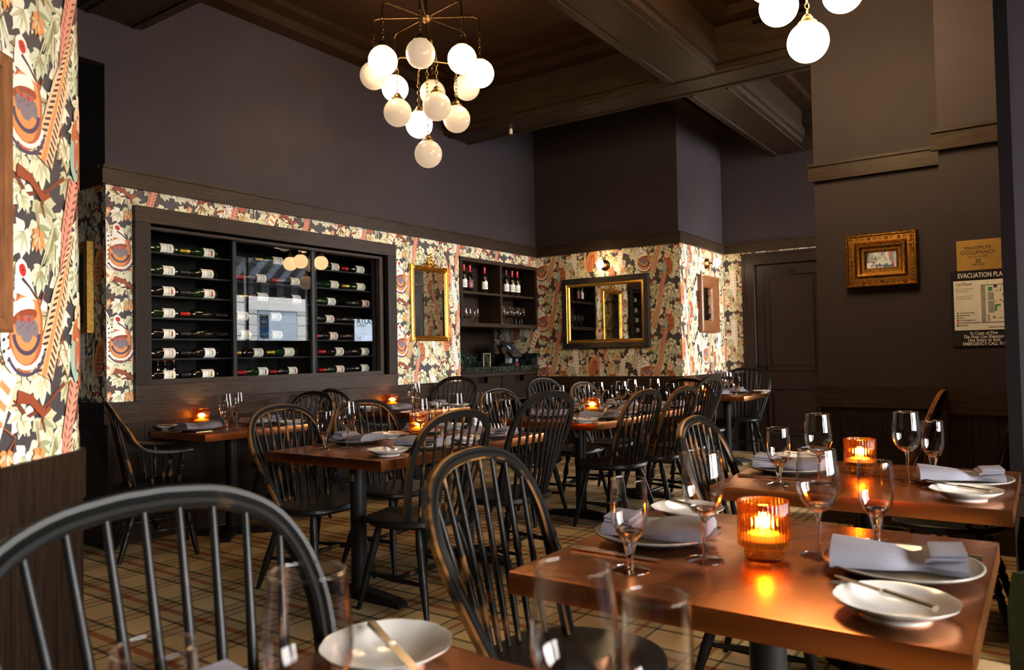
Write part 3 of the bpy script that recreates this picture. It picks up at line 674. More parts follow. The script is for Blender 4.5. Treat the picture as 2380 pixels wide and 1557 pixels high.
# ================================================================== WINE CABINET
wc = thing('wine_cabinet', 'built-in glazed wine cabinet with dark oak frame and black shelves', 'wine cabinet', (0, YL, 0))
fx0, fx1, fz0, fz1, fw_ = 2.78, 5.34, .955, 2.305, .112
f = MB(); f.box((fx0, -.045, fz1-fw_), (fx1, .0, fz1), bev=.004); f.build('frame_rail', 'oak_h', wc); MB().box((fx0, -.045, fz0), (fx1, 0, fz0+fw_), bev=.004).build('frame_rail', 'oak_h', wc)
f = MB(); f.box((fx0, -.044, fz0+fw_), (fx0+fw_, 0, fz1-fw_), bev=.003); f.build('frame_stile', 'oak_v', wc); MB().box((fx1-fw_, -.044, fz0+fw_), (fx1, 0, fz1-fw_), bev=.003).build('frame_stile', 'oak_v', wc)
ix0, ix1, iz0, iz1 = fx0+fw_, fx1-fw_, fz0+fw_, fz1-fw_
f = MB(); t = .035; f.box((ix0, -.0, iz1-t), (ix1, .05, iz1)); f.box((ix0, 0, iz0), (ix1, .05, iz0+t)); f.box((ix0, 0, iz0+t), (ix0+t*.6, .05, iz1-t)); f.box((ix1-t*2.0, 0, iz0+t), (ix1, .05, iz1-t)); f.build('stop_bead', 'oak_h', wc)
f = MB(); f.box((ix0, .62, iz0), (ix1+.5, .64, iz1+.1)); f.box((ix0, .06, iz1+.06), (ix1+.5, .62, iz1+.08)); f.box((ix0, .06, iz0-.02), (ix1+.5, .62, iz0)); f.box((ix0-.02, .08, iz0), (ix0, .62, iz1+.06)); f.box((ix1+.48, .08, iz0), (ix1+.5, .62, iz1+.06)); f.build('cabinet_back', 'black_shelf', wc)
MUL = (3.62, 4.40)
SHZ = (2.020, 1.857, 1.704, 1.546, 1.393, 1.249, 1.089)
for i, q in enumerate(MUL): box((q-.016, .046, iz0+.03), (q+.016, .075, iz1-.03)).build('mullion', 'black_metal', wc); box((q+.03+.03*i, .09, iz0), (q+.045+.03*i, .61, iz1)).build('divider', 'black_shelf', wc)
for a, b in ((MUL[0]+.017, MUL[1]-.017), (MUL[1]+.017, ix1-.04)):
    box((a, .054, iz0+.02), (b, .058, iz1-.02)).build('glass_pane', 'pane_glass', wc)
BAYS = ((2.90, 3.645), (3.67, 4.455), (4.48, 5.36))
for a, b in BAYS:
    for z in SHZ: box((a, .10, z-.012), (b, .30, z)).build('shelf', 'black_shelf', wc)
# ------------------------------------------------------------------ bottles
def bottle_mesh(burg):
    if burg: pr = [(.0005, .004), (.022, .002), (.036, 0), (.0385, .006), (.0385, .14), (.036, .165), (.026, .20), (.0175, .228), (.0145, .25), (.0142, .285), (.0155, .286), (.0155, .296), (.0005, .297)]
    else: pr = [(.0005, .004), (.022, .002), (.034, 0), (.0365, .006), (.0365, .185), (.034, .20), (.022, .218), (.0155, .228), (.0138, .25), (.0138, .285), (.0152, .286), (.0152, .298), (.0005, .299)]
    return pr
def bottle(label, loc, lying, burg, lab, foil, glass='black_bottle', group=None, nm='wine_bottle', sc=1, spin=0, lz=(.05, .125), mini=None):
    t = thing(nm, label, 'bottle', loc, 0, group)
    rot = Matrix.Rotation(R(-90), 3, 'Y') if lying else Matrix.Identity(3)   # neck towards -X when lying
    pr = [(r*sc, z*sc) for r, z in bottle_mesh(burg)]; r0 = max(r for r, z in pr)
    off = Vector((.15*sc, 0, r0)) if lying else Vector((0, 0, 0))
    MB().lathe(pr, 18, off, 0, rot).build('glass_body', glass, t, True, 60)
    zt = .225*sc if not burg else .222*sc
    def rad(z):
        for (a, b), (c, d) in zip(pr, pr[1:]):
            if b <= z <= d and d > b: return a+(c-a)*(z-b)/(d-b)
        return .014*sc
    zs = [zt+(.2985*sc-zt)*i/6 for i in range(7)]
    MB().lathe([(rad(min(z, .2855*sc))+.0012, z) for z in zs[:-1]]+[(.0162*sc, .2865*sc), (.0162*sc, .299*sc), (.0005, .3*sc)], 14, off, 0, rot).build('foil_capsule', foil, t, True, 50)
    if lab:
        def arc(z0, z1, half, mt_, nm_, dr=.0008):
            mb = MB(); vs = []; n = 12; rr = r0+dr
            for i in range(n+1):
                a = -math.pi/2+spin+half*(2*i/n-1)
                for z in (z0*sc, z1*sc): vs.append(rot @ Vector((rr*math.cos(a), rr*math.sin(a), z))+off)
            mb.add(vs, [(2*i, 2*i+2, 2*i+3, 2*i+1) for i in range(n)]); mb.build(nm_, mt_, t, True)
        arc(lz[0], lz[1], 1.35, lab, 'paper_label')
        arc(lz[0]+.02, lz[0]+.032, .5, mini or 'print_grey', 'print_band', .0012); arc(lz[0]+.045, lz[0]+.05, .7, 'print_grey', 'print_band', .0012)
    return t
BAYN = ('bay beside the pier', 'middle bay', 'bay beside the gilt mirror')
ORD = ('top', 'second', 'third', 'fourth', 'fifth', 'sixth', 'lowest')
BASE_PX = {0: [(408, 500)]*7, 1: [(None, 661), (619, 696), (625, 699), (580, 655), (582, 657), (611, 684), (621, 689)], 2: [(788, 848), (786, 849), (779, 857), (775, 835), (783, 841), (796, 854), (797, 853)]}
LABS = ['paper', 'paper_white', 'paper', 'paper', 'paper', 'paper_pink']
FOILS = ['red_foil', 'dark_foil', 'dark_foil', 'dark_foil', 'dark_foil', 'gold_foil']
TINT = {'paper': 'cream-labelled', 'paper_white': 'white-labelled', 'paper_pink': 'pink-labelled', 'gold_foil': 'gold-labelled champagne', None: 'unlabelled dark'}
for b in range(3):
    for s in range(7):
        for q, pxx in enumerate(BASE_PX[b][s]):
            if pxx is None: continue
            X1 = at(pxx, 700, 1, YL+.185).x; X1 = max(X1, BAYS[b][0]+.31*(1 if q == 0 else 2.02)) if b == 0 else X1
            champ = (b == 0 and s == 0)
            lab = 'paper' if champ else rnd.choice(LABS)
            if (b, s, q) in ((0, 3, 1), (0, 4, 1), (2, 3, 1), (2, 4, 1)): lab = None
            fo = 'gold_foil' if champ else rnd.choice(FOILS)
            if b == 1 and s == 1: fo = 'red_foil'
            bu = rnd.random() < .5 or champ
            word = 'champagne bottle with gold foil neck' if champ else '%s %s bottle' % (TINT[lab], 'slope-shouldered' if bu else 'square-shouldered')
            lb = '%s lying %s on %s shelf, %s' % (word, ('neck-side', 'base-side')[q], ORD[s], BAYN[b])
            ln = .30
            bo = bottle(lb, (X1-.15, YL+.185, SHZ[s]), True, bu, lab, fo, 'green_bottle' if rnd.random() < .2 else 'black_bottle', 'bottles lying in the wine cabinet', lz=(.025, .115) if rnd.random() < .6 else (.035, .135), mini=rnd.choice(['print_grey', 'red_foil', 'gold_foil', 'print_grey']))
# deeper bottles stood up behind the lowest shelf row
for i, (pxx, fo) in enumerate(((365, 'dark_foil'), (382, 'red_foil'), (403, 'gold_foil'))):
    X1 = at(pxx, 850, 1, YL+.42).x
    bottle('dark bottle with %s capsule standing behind the lowest cabinet row' % ('black', 'red', 'amber')[i], (X1, YL+.42, 1.067), False, True, None, fo, group='bottles standing in the wine cabinet', sc=.72)
# ================================================================== HUTCH, COUNTER
hx0, hx1 = 6.345, 7.845
h = thing('wall_hutch', 'dark oak open hutch of four compartments above the marble counter', 'shelf', (0, YL, 0))
f = MB(); t = .042; hz0, hz1, hd_ = 1.545, 2.298, .33
for nm_, a, b in (('top_board', (hx0, -.02, hz1-t), (hx1, hd_, hz1)), ('bottom_board', (hx0, -.02, hz0), (hx1, hd_, hz0+t)), ('side_board', (hx0, -.02, hz0+t), (hx0+t, hd_, hz1-t)), ('side_board', (hx1-t, -.02, hz0+t), (hx1, hd_, hz1-t)), ('divider', (7.10, 0, hz0+t), (7.135, hd_, hz1-t)), ('shelf', (hx0+t, 0, 1.905), (7.10, hd_, 1.93)), ('shelf', (7.135, 0, 1.905), (hx1-t, hd_, 1.93)), ('back_board', (hx0+t, hd_-.012, hz0+t), (hx1-t, hd_, hz1-t))):
    box(a, b, bev=.002).build(nm_, 'oak_h' if nm_ != 'side_board' else 'oak_v', h)
nb = thing('hutch_panel', 'dark oak panel closing the recess behind the marble counter', 'panel', (0, 5.80, 0)); box((6.35, -.02, 1.10), (XB-.004, 0, 1.545)).build('panel_board', 'oak_v', nb)
ctr = thing('marble_counter', 'green-black veined marble counter with backsplash under the hutch', 'counter', (0, YL, 0))
box((6.345, -.03, 1.035), (XB-.008, .655, 1.10), bev=.004).build('slab', 'green_marble', ctr); box((6.345, .635, 1.10), (XB-.008, .655, 1.245)).build('backsplash', 'green_marble', ctr)
box((XB-.03, -.0, 1.10), (XB-.008, .635, 1.245)).build('backsplash', 'green_marble', ctr)
cb = thing('sideboard', 'dark oak sideboard with two slot-pull drawers over an open shelf', 'cabinet', (0, YL, 0))
f = MB(); f.box((6.345, 0, 0), (6.385, .62, 1.033)); f.build('side_panel', 'oak_v', cb); box((XB-.048, 0, 0), (XB-.008, .62, 1.033)).build('side_panel', 'oak_v', cb)
box((6.385, .0, .99), (XB-.048, .62, 1.033)).build('top_rail', 'oak_h', cb); box((6.385, .02, .70), (XB-.048, .62, .725)).build('shelf_board', 'oak_h', cb); box((6.385, .02, .30), (XB-.048, .62, .325)).build('shelf_board', 'oak_h', cb); box((6.385, .6, .0), (XB-.048, .62, .99)).build('back_panel', 'oak_v', cb)
for a, b in ((6.39, 7.085), (7.10, XB-.052)):
    mq = (a+b)/2; d_ = MB(); d_.box((a, .0, .73), (b, .02, .92)); d_.box((a, 0, .92), (mq-.09, .02, .985)); d_.box((mq+.09, 0, .92), (b, .02, .985))
    do = d_.build('drawer', 'oak_v', cb); box((mq-.09, .05, .92), (mq+.09, .06, .985)).build('slot_pull', 'paint_dark', do)
def hut(pxx, z, y=.12): return at(pxx, 700, 1, YL+y).x
for i, (pxx, lab, fo, gl) in enumerate(((1078, 'paper_white', 'red_foil', 'black'), (1092, 'purple_label', 'red_foil', 'x'), (1126, 'paper_white', 'red_foil', 'z'), (1176, 'paper_white', 'dark_foil', 'w'), (1190, 'paper', 'red_foil', 'y'), (1202, 'paper_white', 'red_foil', 'v'))):
    lb = ('white-labelled red-topped bottle at the hutch side board', 'plum-labelled bottle standing on the upper hutch shelf', 'white-labelled bottle standing alone mid-shelf in the hutch', 'black-topped bottle in the hutch compartment by the corner', 'cream-labelled bottle between two others in the hutch', 'red-topped bottle nearest the corner in the hutch')[i]
    bottle(lb, (at(pxx, 660, 1, YL+.10).x, YL+.10, 1.93), False, i == 1, lab, fo, group='bottles standing on the hutch', lz=(.05, .135), spin=-.45, sc=1.02)
# ================================================================== CHAIRS
def crom(pts, n):
    out = []; P_ = [pts[0]]+list(pts)+[pts[-1]]
    for i in range(1, len(P_)-2):
        p0, p1, p2, p3 = [Vector(q) for q in P_[i-1:i+3]]
        for k in range(n):
            t = k/n; out.append(.5*((2*p1)+(p2-p0)*t+(2*p0-5*p1+4*p2-p3)*t*t+(3*p1-p0-3*p2+p3)*t**3))
    out.append(Vector(P_[-2])); return out
SEAT_Z = .452
def seat_mesh(w=.50, d=.45):
    n = 36; loops = []
    def outline(s, inset=0):
        pts = []
        for i in range(n):
            a = 2*math.pi*i/n; c, sn = math.cos(a), math.sin(a)
            x = w/2*math.copysign(abs(c)**.72, c); y = d/2*math.copysign(abs(sn)**.80, sn)
            x *= 1+.06*(y/(d/2)) if y > 0 else 1-.10*(-y/(d/2))
            if y > 0: y -= .03*(1-abs(x)/(w/2))*0
            r_ = math.hypot(x, y); k = (r_*s-inset)/r_; pts.append((x*k, y*k))
        return pts
    def zt(x, y, s):      # saddle
        dish = -.014*max(0, 1-((x/(w*.40))**2+((y+.03)/(d*.42))**2)); pom = .012*math.exp(-((x/.05)**2))*max(0, y/(d/2))**2
        return SEAT_Z+dish+pom-.006*max(0, y/(d/2))**2
    mb = MB(); vs = []; lv = [(1, .055, 0), (1, .028, 0), (1, .0, 0), (1, .003, 1), (.97, .0, 1), (.8, .0, 1), (.6, 0, 1), (.4, 0, 1), (.2, 0, 1)]
    for li, (s, ins, top) in enumerate(lv):
        for (x, y) in outline(s, ins):
            z = (zt(x, y, s) if top else (SEAT_Z-.042, SEAT_Z-.040, SEAT_Z-.022)[li] if li < 3 else SEAT_Z-.008)
            if li == 3: z -= .004
            vs.append((x, y, z))
    fs = []
    for li in range(len(lv)-1):
        for i in range(n): fs.append((li*n+i, li*n+(i+1) % n, (li+1)*n+(i+1) % n, (li+1)*n+i))
    fs.append(tuple(range(n))[::-1]); vs.append((0, 0, zt(0, 0, 0))); c_ = len(vs)-1; o = (len(lv)-1)*n
    fs += [(o+i, o+(i+1) % n, c_) for i in range(n)]
    return mb.add(vs, fs)
BAMBOO = [(0, .012), (.06, .016), (.22, .021), (.24, .019), (.26, .021), (.45, .018), (.58, .0205), (.60, .0185), (.62, .0205), (.8, .016), (1, .0115)]
BALUS = [(0, .012), (.05, .017), (.16, .023), (.26, .017), (.30, .012), (.33, .021), (.36, .012), (.40, .019), (.52, .024), (.56, .014), (.60, .020), (.64, .014), (.70, .019), (.85, .017), (1, .012)]
PROF = [(-.0185, -.011), (.0185, -.011), (.0185, .005), (.0135, .0115), (.0055, .0105), (.001, .004), (-.0055, .0105), (-.0135, .0115), (-.0185, .005)]
def make_chair(kind):
    "kind: worn / black (taller, beaded bow) / arm; built facing +Y"
    t = thing('windsor_armchair' if kind == 'arm' else 'windsor_chair', '', 'chair')
    seat_mesh().build('seat', ['chair_black'], t, True, 35)
    bal = kind != 'worn'; LP = BALUS if bal else BAMBOO
    tops = [(-.155, .115), (.155, .115), (-.13, -.12), (.13, -.12)]; bots = [(-.225, .20), (.225, .20), (-.205, -.245), (.205, -.245)]
    pos = []
    for (a, b), (c, d) in zip(tops, bots):
        MB().rod((a, b, SEAT_Z-.03), (c, d, 0), LP, 10).build('leg', 'chair_black', t, True, 45)
    def on(i, z):
        k = 1-z/(SEAT_Z-.03); return Vector((tops[i][0]+(bots[i][0]-tops[i][0])*k, tops[i][1]+(bots[i][1]-tops[i][1])*k, z))
    SP = [(0, .008), (.15, .010), (.5, .0165), (.85, .010), (1, .008)] if not bal else [(0, .008), (.2, .010), (.30, .014), (.33, .009), (.42, .014), (.5, .020), (.58, .014), (.67, .009), (.7, .014), (.8, .010), (1, .008)]
    l1, l2, r1, r2 = on(0, .175), on(2, .165), on(1, .175), on(3, .165)
    MB().rod(l1, l2, SP, 8).build('stretcher', 'chair_black', t, True, 45); MB().rod(r1, r2, SP, 8).build('stretcher', 'chair_black', t, True, 45)
    MB().rod((l1+l2)/2, (r1+r2)/2, SP, 8).build('stretcher', 'chair_spindle', t, True, 45)
    lean = R(21); up = Vector((0, -math.sin(lean), math.cos(lean))); ft = Vector((0, math.cos(lean), math.sin(lean)))
    H_, W_ = {'worn': (.558, .252), 'black': (.618, .275), 'arm': (.535, .262)}[kind]
    foot_y = -.085
    half = [(.175, 0), (.198, .10), (.226, .22), (.248, .34), (.252, .42), (.236, .50), (.195, .566), (.125, .606), (.045, .6205), (0, .622)]
    if kind != 'arm':
        hh = [(a*W_/.252, b*H_/.622) for a, b in half]
        base = Vector((0, foot_y, SEAT_Z-.02)); pts3 = [(-a, b, 0) for a, b in hh]+[(a, b, 0) for a, b in hh[-2::-1]]
        path = crom(pts3, 4)
        def on_bow(x):
            best = max((p for p in path if abs(p.x-x) < .03), key=lambda p: (p.y, -abs(p.x-x))); return best
        fr = []
        for i, p in enumerate(path):
            tn = (path[min(i+1, len(path)-1)]-path[max(i-1, 0)]).normalized(); nr = Vector((-tn.y, tn.x, 0))   # outward
            A = Vector((nr.x, 0, 0))+up*nr.y; fr.append((base+Vector((p.x, 0, 0))+up*p.y, A, ft))
        mis = [0, 1 if kind == 'worn' else 0, 1, 0, 0, 0, 0, 1, 0] if kind == 'worn' else [0]*9
        MB().sweep(fr, PROF, mis).build('bow', ['chair_black', 'chair_worn'] if kind == 'worn' else ['chair_black'], t, True, 34)
        ns = 9 if kind == 'black' else 8
        for i in range(ns):
            q = (i-(ns-1)/2)/((ns-1)/2); xb = q*.150; yb = foot_y-.105*math.sqrt(max(0, 1-(xb/.19)**2))-.0; xt = q*W_*.84
            pt = next((p1.lerp(p2, (xt-p1.x)/(p2.x-p1.x)) for p1, p2 in zip(path, path[1:]) if p1.x <= xt <= p2.x and p2.x > p1.x and p1.y > H_*.45), path[len(path)//2]); top = base+Vector((pt.x, 0, 0))+up*(pt.y-.004); bot = Vector((xb, yb, SEAT_Z-.015))
            MB().rod(bot, top, [(0, .0075), (.12, .0085), (.30, .0105), (.5, .009), (1, .006)], 8).build('spindle', 'chair_spindle' if kind == 'worn' else 'chair_black', t, True, 60)
    else:
        ARM_Z = .665; base = Vector((0, foot_y-.045, SEAT_Z))
        pl = [Vector((.265, .17, ARM_Z+.004)), Vector((.268, .08, ARM_Z)), Vector((.268, -.02, ARM_Z+.004)), Vector((.262, -.105, ARM_Z+.022)), Vector((.252, -.155, ARM_Z+.065)), Vector((.246, -.19, ARM_Z+.13)), Vector((.228, -.235, .86)), Vector((.185, -.268, .918)), Vector((.115, -.285, .950)), Vector((.04, -.291, .962)), Vector((0, -.292, .963))]
        ctl = pl+[Vector((-p.x, p.y, p.z)) for p in pl[-2::-1]]; path = crom(ctl, 4); n = len(path)
        fr = []
        for i, p in enumerate(path):
            tn = (path[min(i+1, n-1)]-path[max(i-1, 0)]).normalized()
            o = (p-Vector((0, .10, .60))); o = (o-tn*o.dot(tn)).normalized(); b_ = tn.cross(o)
            fl = min(i, n-1-i); s_ = 1.45 if fl < 3 else 1.0
            fr.append((p, o*s_, b_))
        MB().sweep(fr, [(-.014, -.010), (.014, -.010), (.016, 0), (.014, .010), (-.014, .010), (-.016, 0)], [0, 0, 0, 1, 0, 0]).build('arm_bow', ['chair_black', 'chair_worn'], t, True, 50)
        for i in range(9):
            q = (i-4)/4; xb = q*.155; yb = foot_y-.105*math.sqrt(max(0, 1-(xb/.19)**2)); xt = q*.20
            pt = max((p for p in path if p.z > .75), key=lambda p: -abs(p.x-xt)); MB().rod((xb, yb, SEAT_Z-.015), pt-Vector((0, 0, .004)), [(0, .0075), (.3, .0105), (.5, .009), (1, .006)], 8).build('spindle', 'chair_spindle', t, True, 60)
        for sg in (-1, 1):
            MB().rod((sg*.205, .085, SEAT_Z-.015), (sg*.266, .115, ARM_Z), BALUS, 10).build('arm_post', 'chair_spindle', t, True, 45)
            for yy, yt in ((.0, .01), (-.055, -.075)): MB().rod((sg*.215, yy, SEAT_Z-.015), (sg*.266, yt, ARM_Z+.004), [(0, .0075), (.3, .0105), (1, .006)], 8).build('spindle', 'chair_spindle', t, True, 60)
    return t
PROTO = {}
def chair(kind, x, y, face, label, grp):
    rz = {'+y': 0, '-y': math.pi, '+x': -math.pi/2, '-x': math.pi/2}[face[:2]]+R(float(face[2:] or 0))
    if kind not in PROTO: o = PROTO[kind] = make_chair(kind)
    else: o = copy_tree(PROTO[kind])
    o.location = (x, y, 0); o.rotation_euler = (0, 0, rz); o['label'] = label; o['group'] = grp; return o
G1 = 'Windsor chairs around the tables'
chair('black', .63, .83, '-y', 'black beaded-bow Windsor chair at the table beside the wallpapered pier', G1)
chair('worn', 1.66, 1.005, '-y4', 'gold-worn bow Windsor chair at the middle table of the row of three', G1)
chair('worn', 2.86, .85, '-y3', 'gold-worn Windsor chair at the table before the evacuation sign', G1)
chair('worn', 2.84, 2.57, '+y-3', 'Windsor chair beside the tagged pole at the table under the globe chandelier', G1)
chair('black', 3.52, 2.51, '+y-2', 'tall all-black Windsor chair on the aisle side under the globe chandelier', G1)
chair('worn', 2.80, 3.27, '-y5', 'brown-worn Windsor chair on the wine-wall side under the chandelier, pier end', G1)
chair('worn', 3.35, 3.22, '-y', 'worn Windsor chair on the wine-wall side under the chandelier, door end', G1)
chair('worn', 3.76, 4.74, '-x', 'thin-bowed Windsor chair at the table below the champagne shelf', G1)
chair('arm', 4.585, 4.79, '+x-12', 'continuous-arm Windsor armchair at the table below the gilt mirror', 'Windsor armchairs')
chair('black', 5.60, 4.80, '-x', 'black Windsor chair before the sideboard at the gilt-mirror table', G1)
chair('arm', 2.735, 4.73, '+x-24', 'black Windsor armchair beside the recess at the champagne-shelf table', 'Windsor armchairs')
chair('worn', 4.90, 2.56, '+y-4', 'gold-bowed Windsor chair on the aisle side of the longest table, chandelier end', G1)
chair('worn', 5.45, 2.50, '+y-3', 'gold-bowed Windsor chair in the middle of the longest table, aisle side', G1)
chair('black', 6.02, 2.53, '+y-4', 'black Windsor chair on the aisle side of the longest table, door end', G1)
chair('black', 8.78, 2.93, '-x', 'black Windsor chair before the door at the walnut-mirror table', G1)
chair('worn', 7.40, 2.90, '+x', 'gold-worn Windsor chair at the walnut-mirror table, opposite the door', G1)
chair('worn', 4.74, 3.19, '-y', 'pale-worn Windsor chair behind the longest table, nearest the sideboard drawers', G1)
chair('black', 5.46, 3.22, '-y', 'grey-sheened Windsor chair behind the middle of the longest table', G1)
chair('worn', 6.02, 3.17, '-y', 'worn Windsor chair behind the longest table below the black-framed mirror', G1)
chair('worn', 5.12, .79, '+y', 'Windsor chair seen edge-on against the wall of the gilt-framed mirror', G1)
chair('black', 3.97, .385, '+y', 'black Windsor chair between the pier and the evacuation sign', G1)
# upholstered seat at the window end of the middle table
bs = thing('olive_chair', 'olive velvet tub chair between two copper tables at their window end', 'chair', (2.54, -.175, 0))
MB().box((-.30, -.28, .14), (.30, .26, .46), bev=.05).build('seat_cushion', 'velvet', bs, True)
tub = [Vector((.30*math.cos(a), .30*math.sin(a)-.02, 0)) for a in [R(-20)-R(140)*i/18 for i in range(19)]]
MB().sweep([(p, p.normalized(), Vector((0, 0, 1))) for p in [Vector((.34, .24, 0)), Vector((.34, .10, 0))]+tub+[Vector((-.34, .10, 0)), Vector((-.34, .24, 0))]], [(-.04, .16), (.04, .16), (.05, .60), (.03, .68), (-.01, .68), (-.04, .60)]).build('tub_back', 'velvet', bs, True, 60)
for sx in (-1, 1):
    for sy in (-1, 1): MB().rod((sx*.22, sy*.2, .15), (sx*.25, sy*.23, 0), [(0, .022), (1, .014)], 10).build('leg', 'chair_black', bs, True)
# ================================================================== TABLES
TT = .75
TABLES = {
 'T0': (.13, .96, .105, .975, 'copper-topped table beside the wallpapered pier'), 'T1': (1.36, 2.17, .105, .975, 'copper-topped table in the middle of the row of three'),
 'T2': (2.60, 3.42, .09, .985, 'copper-topped table before the evacuation sign'), 'T3': (2.50, 3.89, 2.49, 3.32, 'copper-topped table under the globe chandelier with a tagged pole'),
 'T4': (2.88, 3.71, 4.435, 5.085, 'copper-topped wall table below the champagne shelf of the cabinet'), 'T5': (4.80, 5.63, 4.435, 5.085, 'copper-topped wall table below the gilt crested mirror'),
 'T6': (4.52, 6.45, 2.49, 3.27, 'longest copper-topped table, before the black-framed mirror'), 'T7': (7.79, 8.65, 2.555, 3.215, 'copper-topped table under the walnut mirror beside the door')}
for k, (x0, x1, y0, y1, lb) in TABLES.items():
    cx, cy = (x0+x1)/2, (y0+y1)/2; t = thing('copper_table', lb, 'table', (cx, cy, 0), 0, 'copper-topped dining tables')
    hx, hy = (x1-x0)/2, (y1-y0)/2
    box((-hx, -hy, TT-.048), (hx, hy, TT), bev=.004).build('table_top', 'copper', t, True, 30)
    poles = [0] if hx < .6 else [-hx+.25, hx-.25] if hx < .8 else [-hx+.46, hx-.46]
    if k in ('T0', 'T1', 'T2'): poles = [0]
    for px_ in poles:
        MB().lathe([(.12, TT-.06), (.12, TT-.049)], 20, (px_, 0, 0), capb=True, capt=True).build('mounting_plate', 'black_metal', t)
        MB().lathe([(.041, .05), (.041, TT-.06)], 20, (px_, 0, 0), capb=True, capt=True).build('pole', 'black_metal', t, True)
        ft = MB(); L_ = .30 if len(poles) > 1 else .27
        def foot(dx, dy):
            n = Vector((dx, dy, 0)); s_ = Vector((-dy, dx, 0))*.032; c_ = Vector((px_, 0, 0)); e = c_+n*L_
            vs = [c_-s_, c_+s_, e+s_, e-s_, c_-s_+Vector((0, 0, .062)), c_+s_+Vector((0, 0, .062)), c_+n*(L_-.05)+s_+Vector((0, 0, .038)), c_+n*(L_-.05)-s_+Vector((0, 0, .038)), e+s_+Vector((0, 0, .02)), e-s_+Vector((0, 0, .02))]
            ft.add(vs, [(0, 3, 2, 1), (4, 5, 6, 7), (7, 6, 8, 9), (9, 8, 2, 3), (0, 4, 7, 9, 3), (1, 2, 8, 6, 5), (0, 1, 5, 4)])
        for q in ((0, 1), (0, -1)) if len(poles) > 1 else ((.7, .7), (-.7, .7), (.7, -.7), (-.7, -.7)): foot(*q)
        ft.build('foot', 'black_metal', t)
    if k in ('T3', 'T6'):
        tg = MB(); a = R(-125)
        tg.box((poles[0]-.0-.053, -.014, .60), (poles[0]-.041, .014, .635)); tg.build('number_tag', 'silver', t)
# ================================================================== TABLEWARE
def lab_proto(name, cat): return thing(name, '', cat)
def proto_wine():
    t = lab_proto('wine_glass', 'glass')
    MB().lathe([(.0052, .100), (.012, .102), (.026, .111), (.039, .128), (.0465, .150), (.0478, .168), (.046, .195), (.0425, .225), (.0405, .243), (.0396, .243), (.0415, .225), (.045, .195), (.0467, .168), (.0454, .150), (.038, .129), (.025, .1125), (.011, .105), (.0005, .1045)], 28).lathe([(.0400+.0013*math.cos(R(60*i)), .243+.0013*math.sin(R(60*i))) for i in range(7)], 28, mi=1).build('bowl', ['thin_glass', 'rim_glass'], t, True, 80)
    MB().lathe([(.0058, .004), (.0046, .02), (.0042, .055), (.0046, .085), (.0075, .098), (.0110, .1060), (.0230, .1125), (.0290, .1185), (.0285, .1190), (.021, .1150), (.011, .1105), (.0005, .1090)], 20).build('stem', 'clear_glass', t, True, 80)
    MB().lathe([(.0005, 0), (.043, 0), (.0435, .0012), (.030, .0028), (.012, .0055), (.0006, .0065)], 28).lathe([(.0425+.0012*math.cos(R(60*i)), .0013+.0012*math.sin(R(60*i))) for i in range(7)], 28, mi=1).build('foot', ['thin_glass', 'rim_glass'], t, True, 60)
    return t
def proto_goblet():
    t = lab_proto('water_goblet', 'glass')
    MB().lathe([(.008, .062), (.018, .067), (.031, .082), (.0385, .105), (.0405, .130), (.040, .165), (.0375, .197), (.0368, .197), (.0392, .165), (.0397, .130), (.0377, .105), (.030, .083), (.017, .0695), (.0005, .067)], 28).lathe([(.0371+.0013*math.cos(R(60*i)), .197+.0013*math.sin(R(60*i))) for i in range(7)], 28, mi=1).build('bowl', ['thin_glass', 'rim_glass'], t, True, 80)
    MB().lathe([(.010, .004), (.0075, .016), (.0082, .030), (.0115, .048), (.0145, .060), (.0165, .0705), (.0255, .0800), (.0285, .0860), (.0280, .0865), (.0230, .0815), (.0150, .0755), (.0005, .0735)], 20).build('stem', 'clear_glass', t, True, 80)
    MB().lathe([(.0005, 0), (.041, 0), (.0415, .0015), (.028, .004), (.012, .008), (.0006, .009)], 28).lathe([(.0425+.0012*math.cos(R(60*i)), .0013+.0012*math.sin(R(60*i))) for i in range(7)], 28, mi=1).build('foot', ['thin_glass', 'rim_glass'], t, True, 60)
    return t
def proto_plate():
    t = lab_proto('dinner_plate', 'plate')
    MB().lathe([(.0005, .006), (.088, .006), (.100, .010), (.118, .019), (.146, .024), (.151, .026), (.152, .023), (.146, .018), (.118, .011), (.098, .002), (.086, 0), (.0005, 0)], 48).build('plate_body', 'grey_china', t, True, 60)
    MB().lathe([(.149, .0262), (.1525, .0262), (.1535, .0245), (.1525, .0225)], 48)  .build('rim_band', 'rim_glaze', t, True, 60); return t
def proto_bread():
    t = lab_proto('bread_plate', 'plate'); md = lambda a, r, z: 1+(.022*abs(math.cos(5*a))-.008)*max(0, (r-.05)/.05)
    MB().lathe([(.0005, .010), (.055, .010), (.066, .014), (.082, .022), (.097, .030), (.101, .031), (.100, .0285), (.084, .018), (.066, .0085), (.058, .006), (.056, 0), (.050, 0), (.049, .005), (.0005, .005)], 60, rmod=md).build('plate_body', 'white_china', t, True, 50); return t
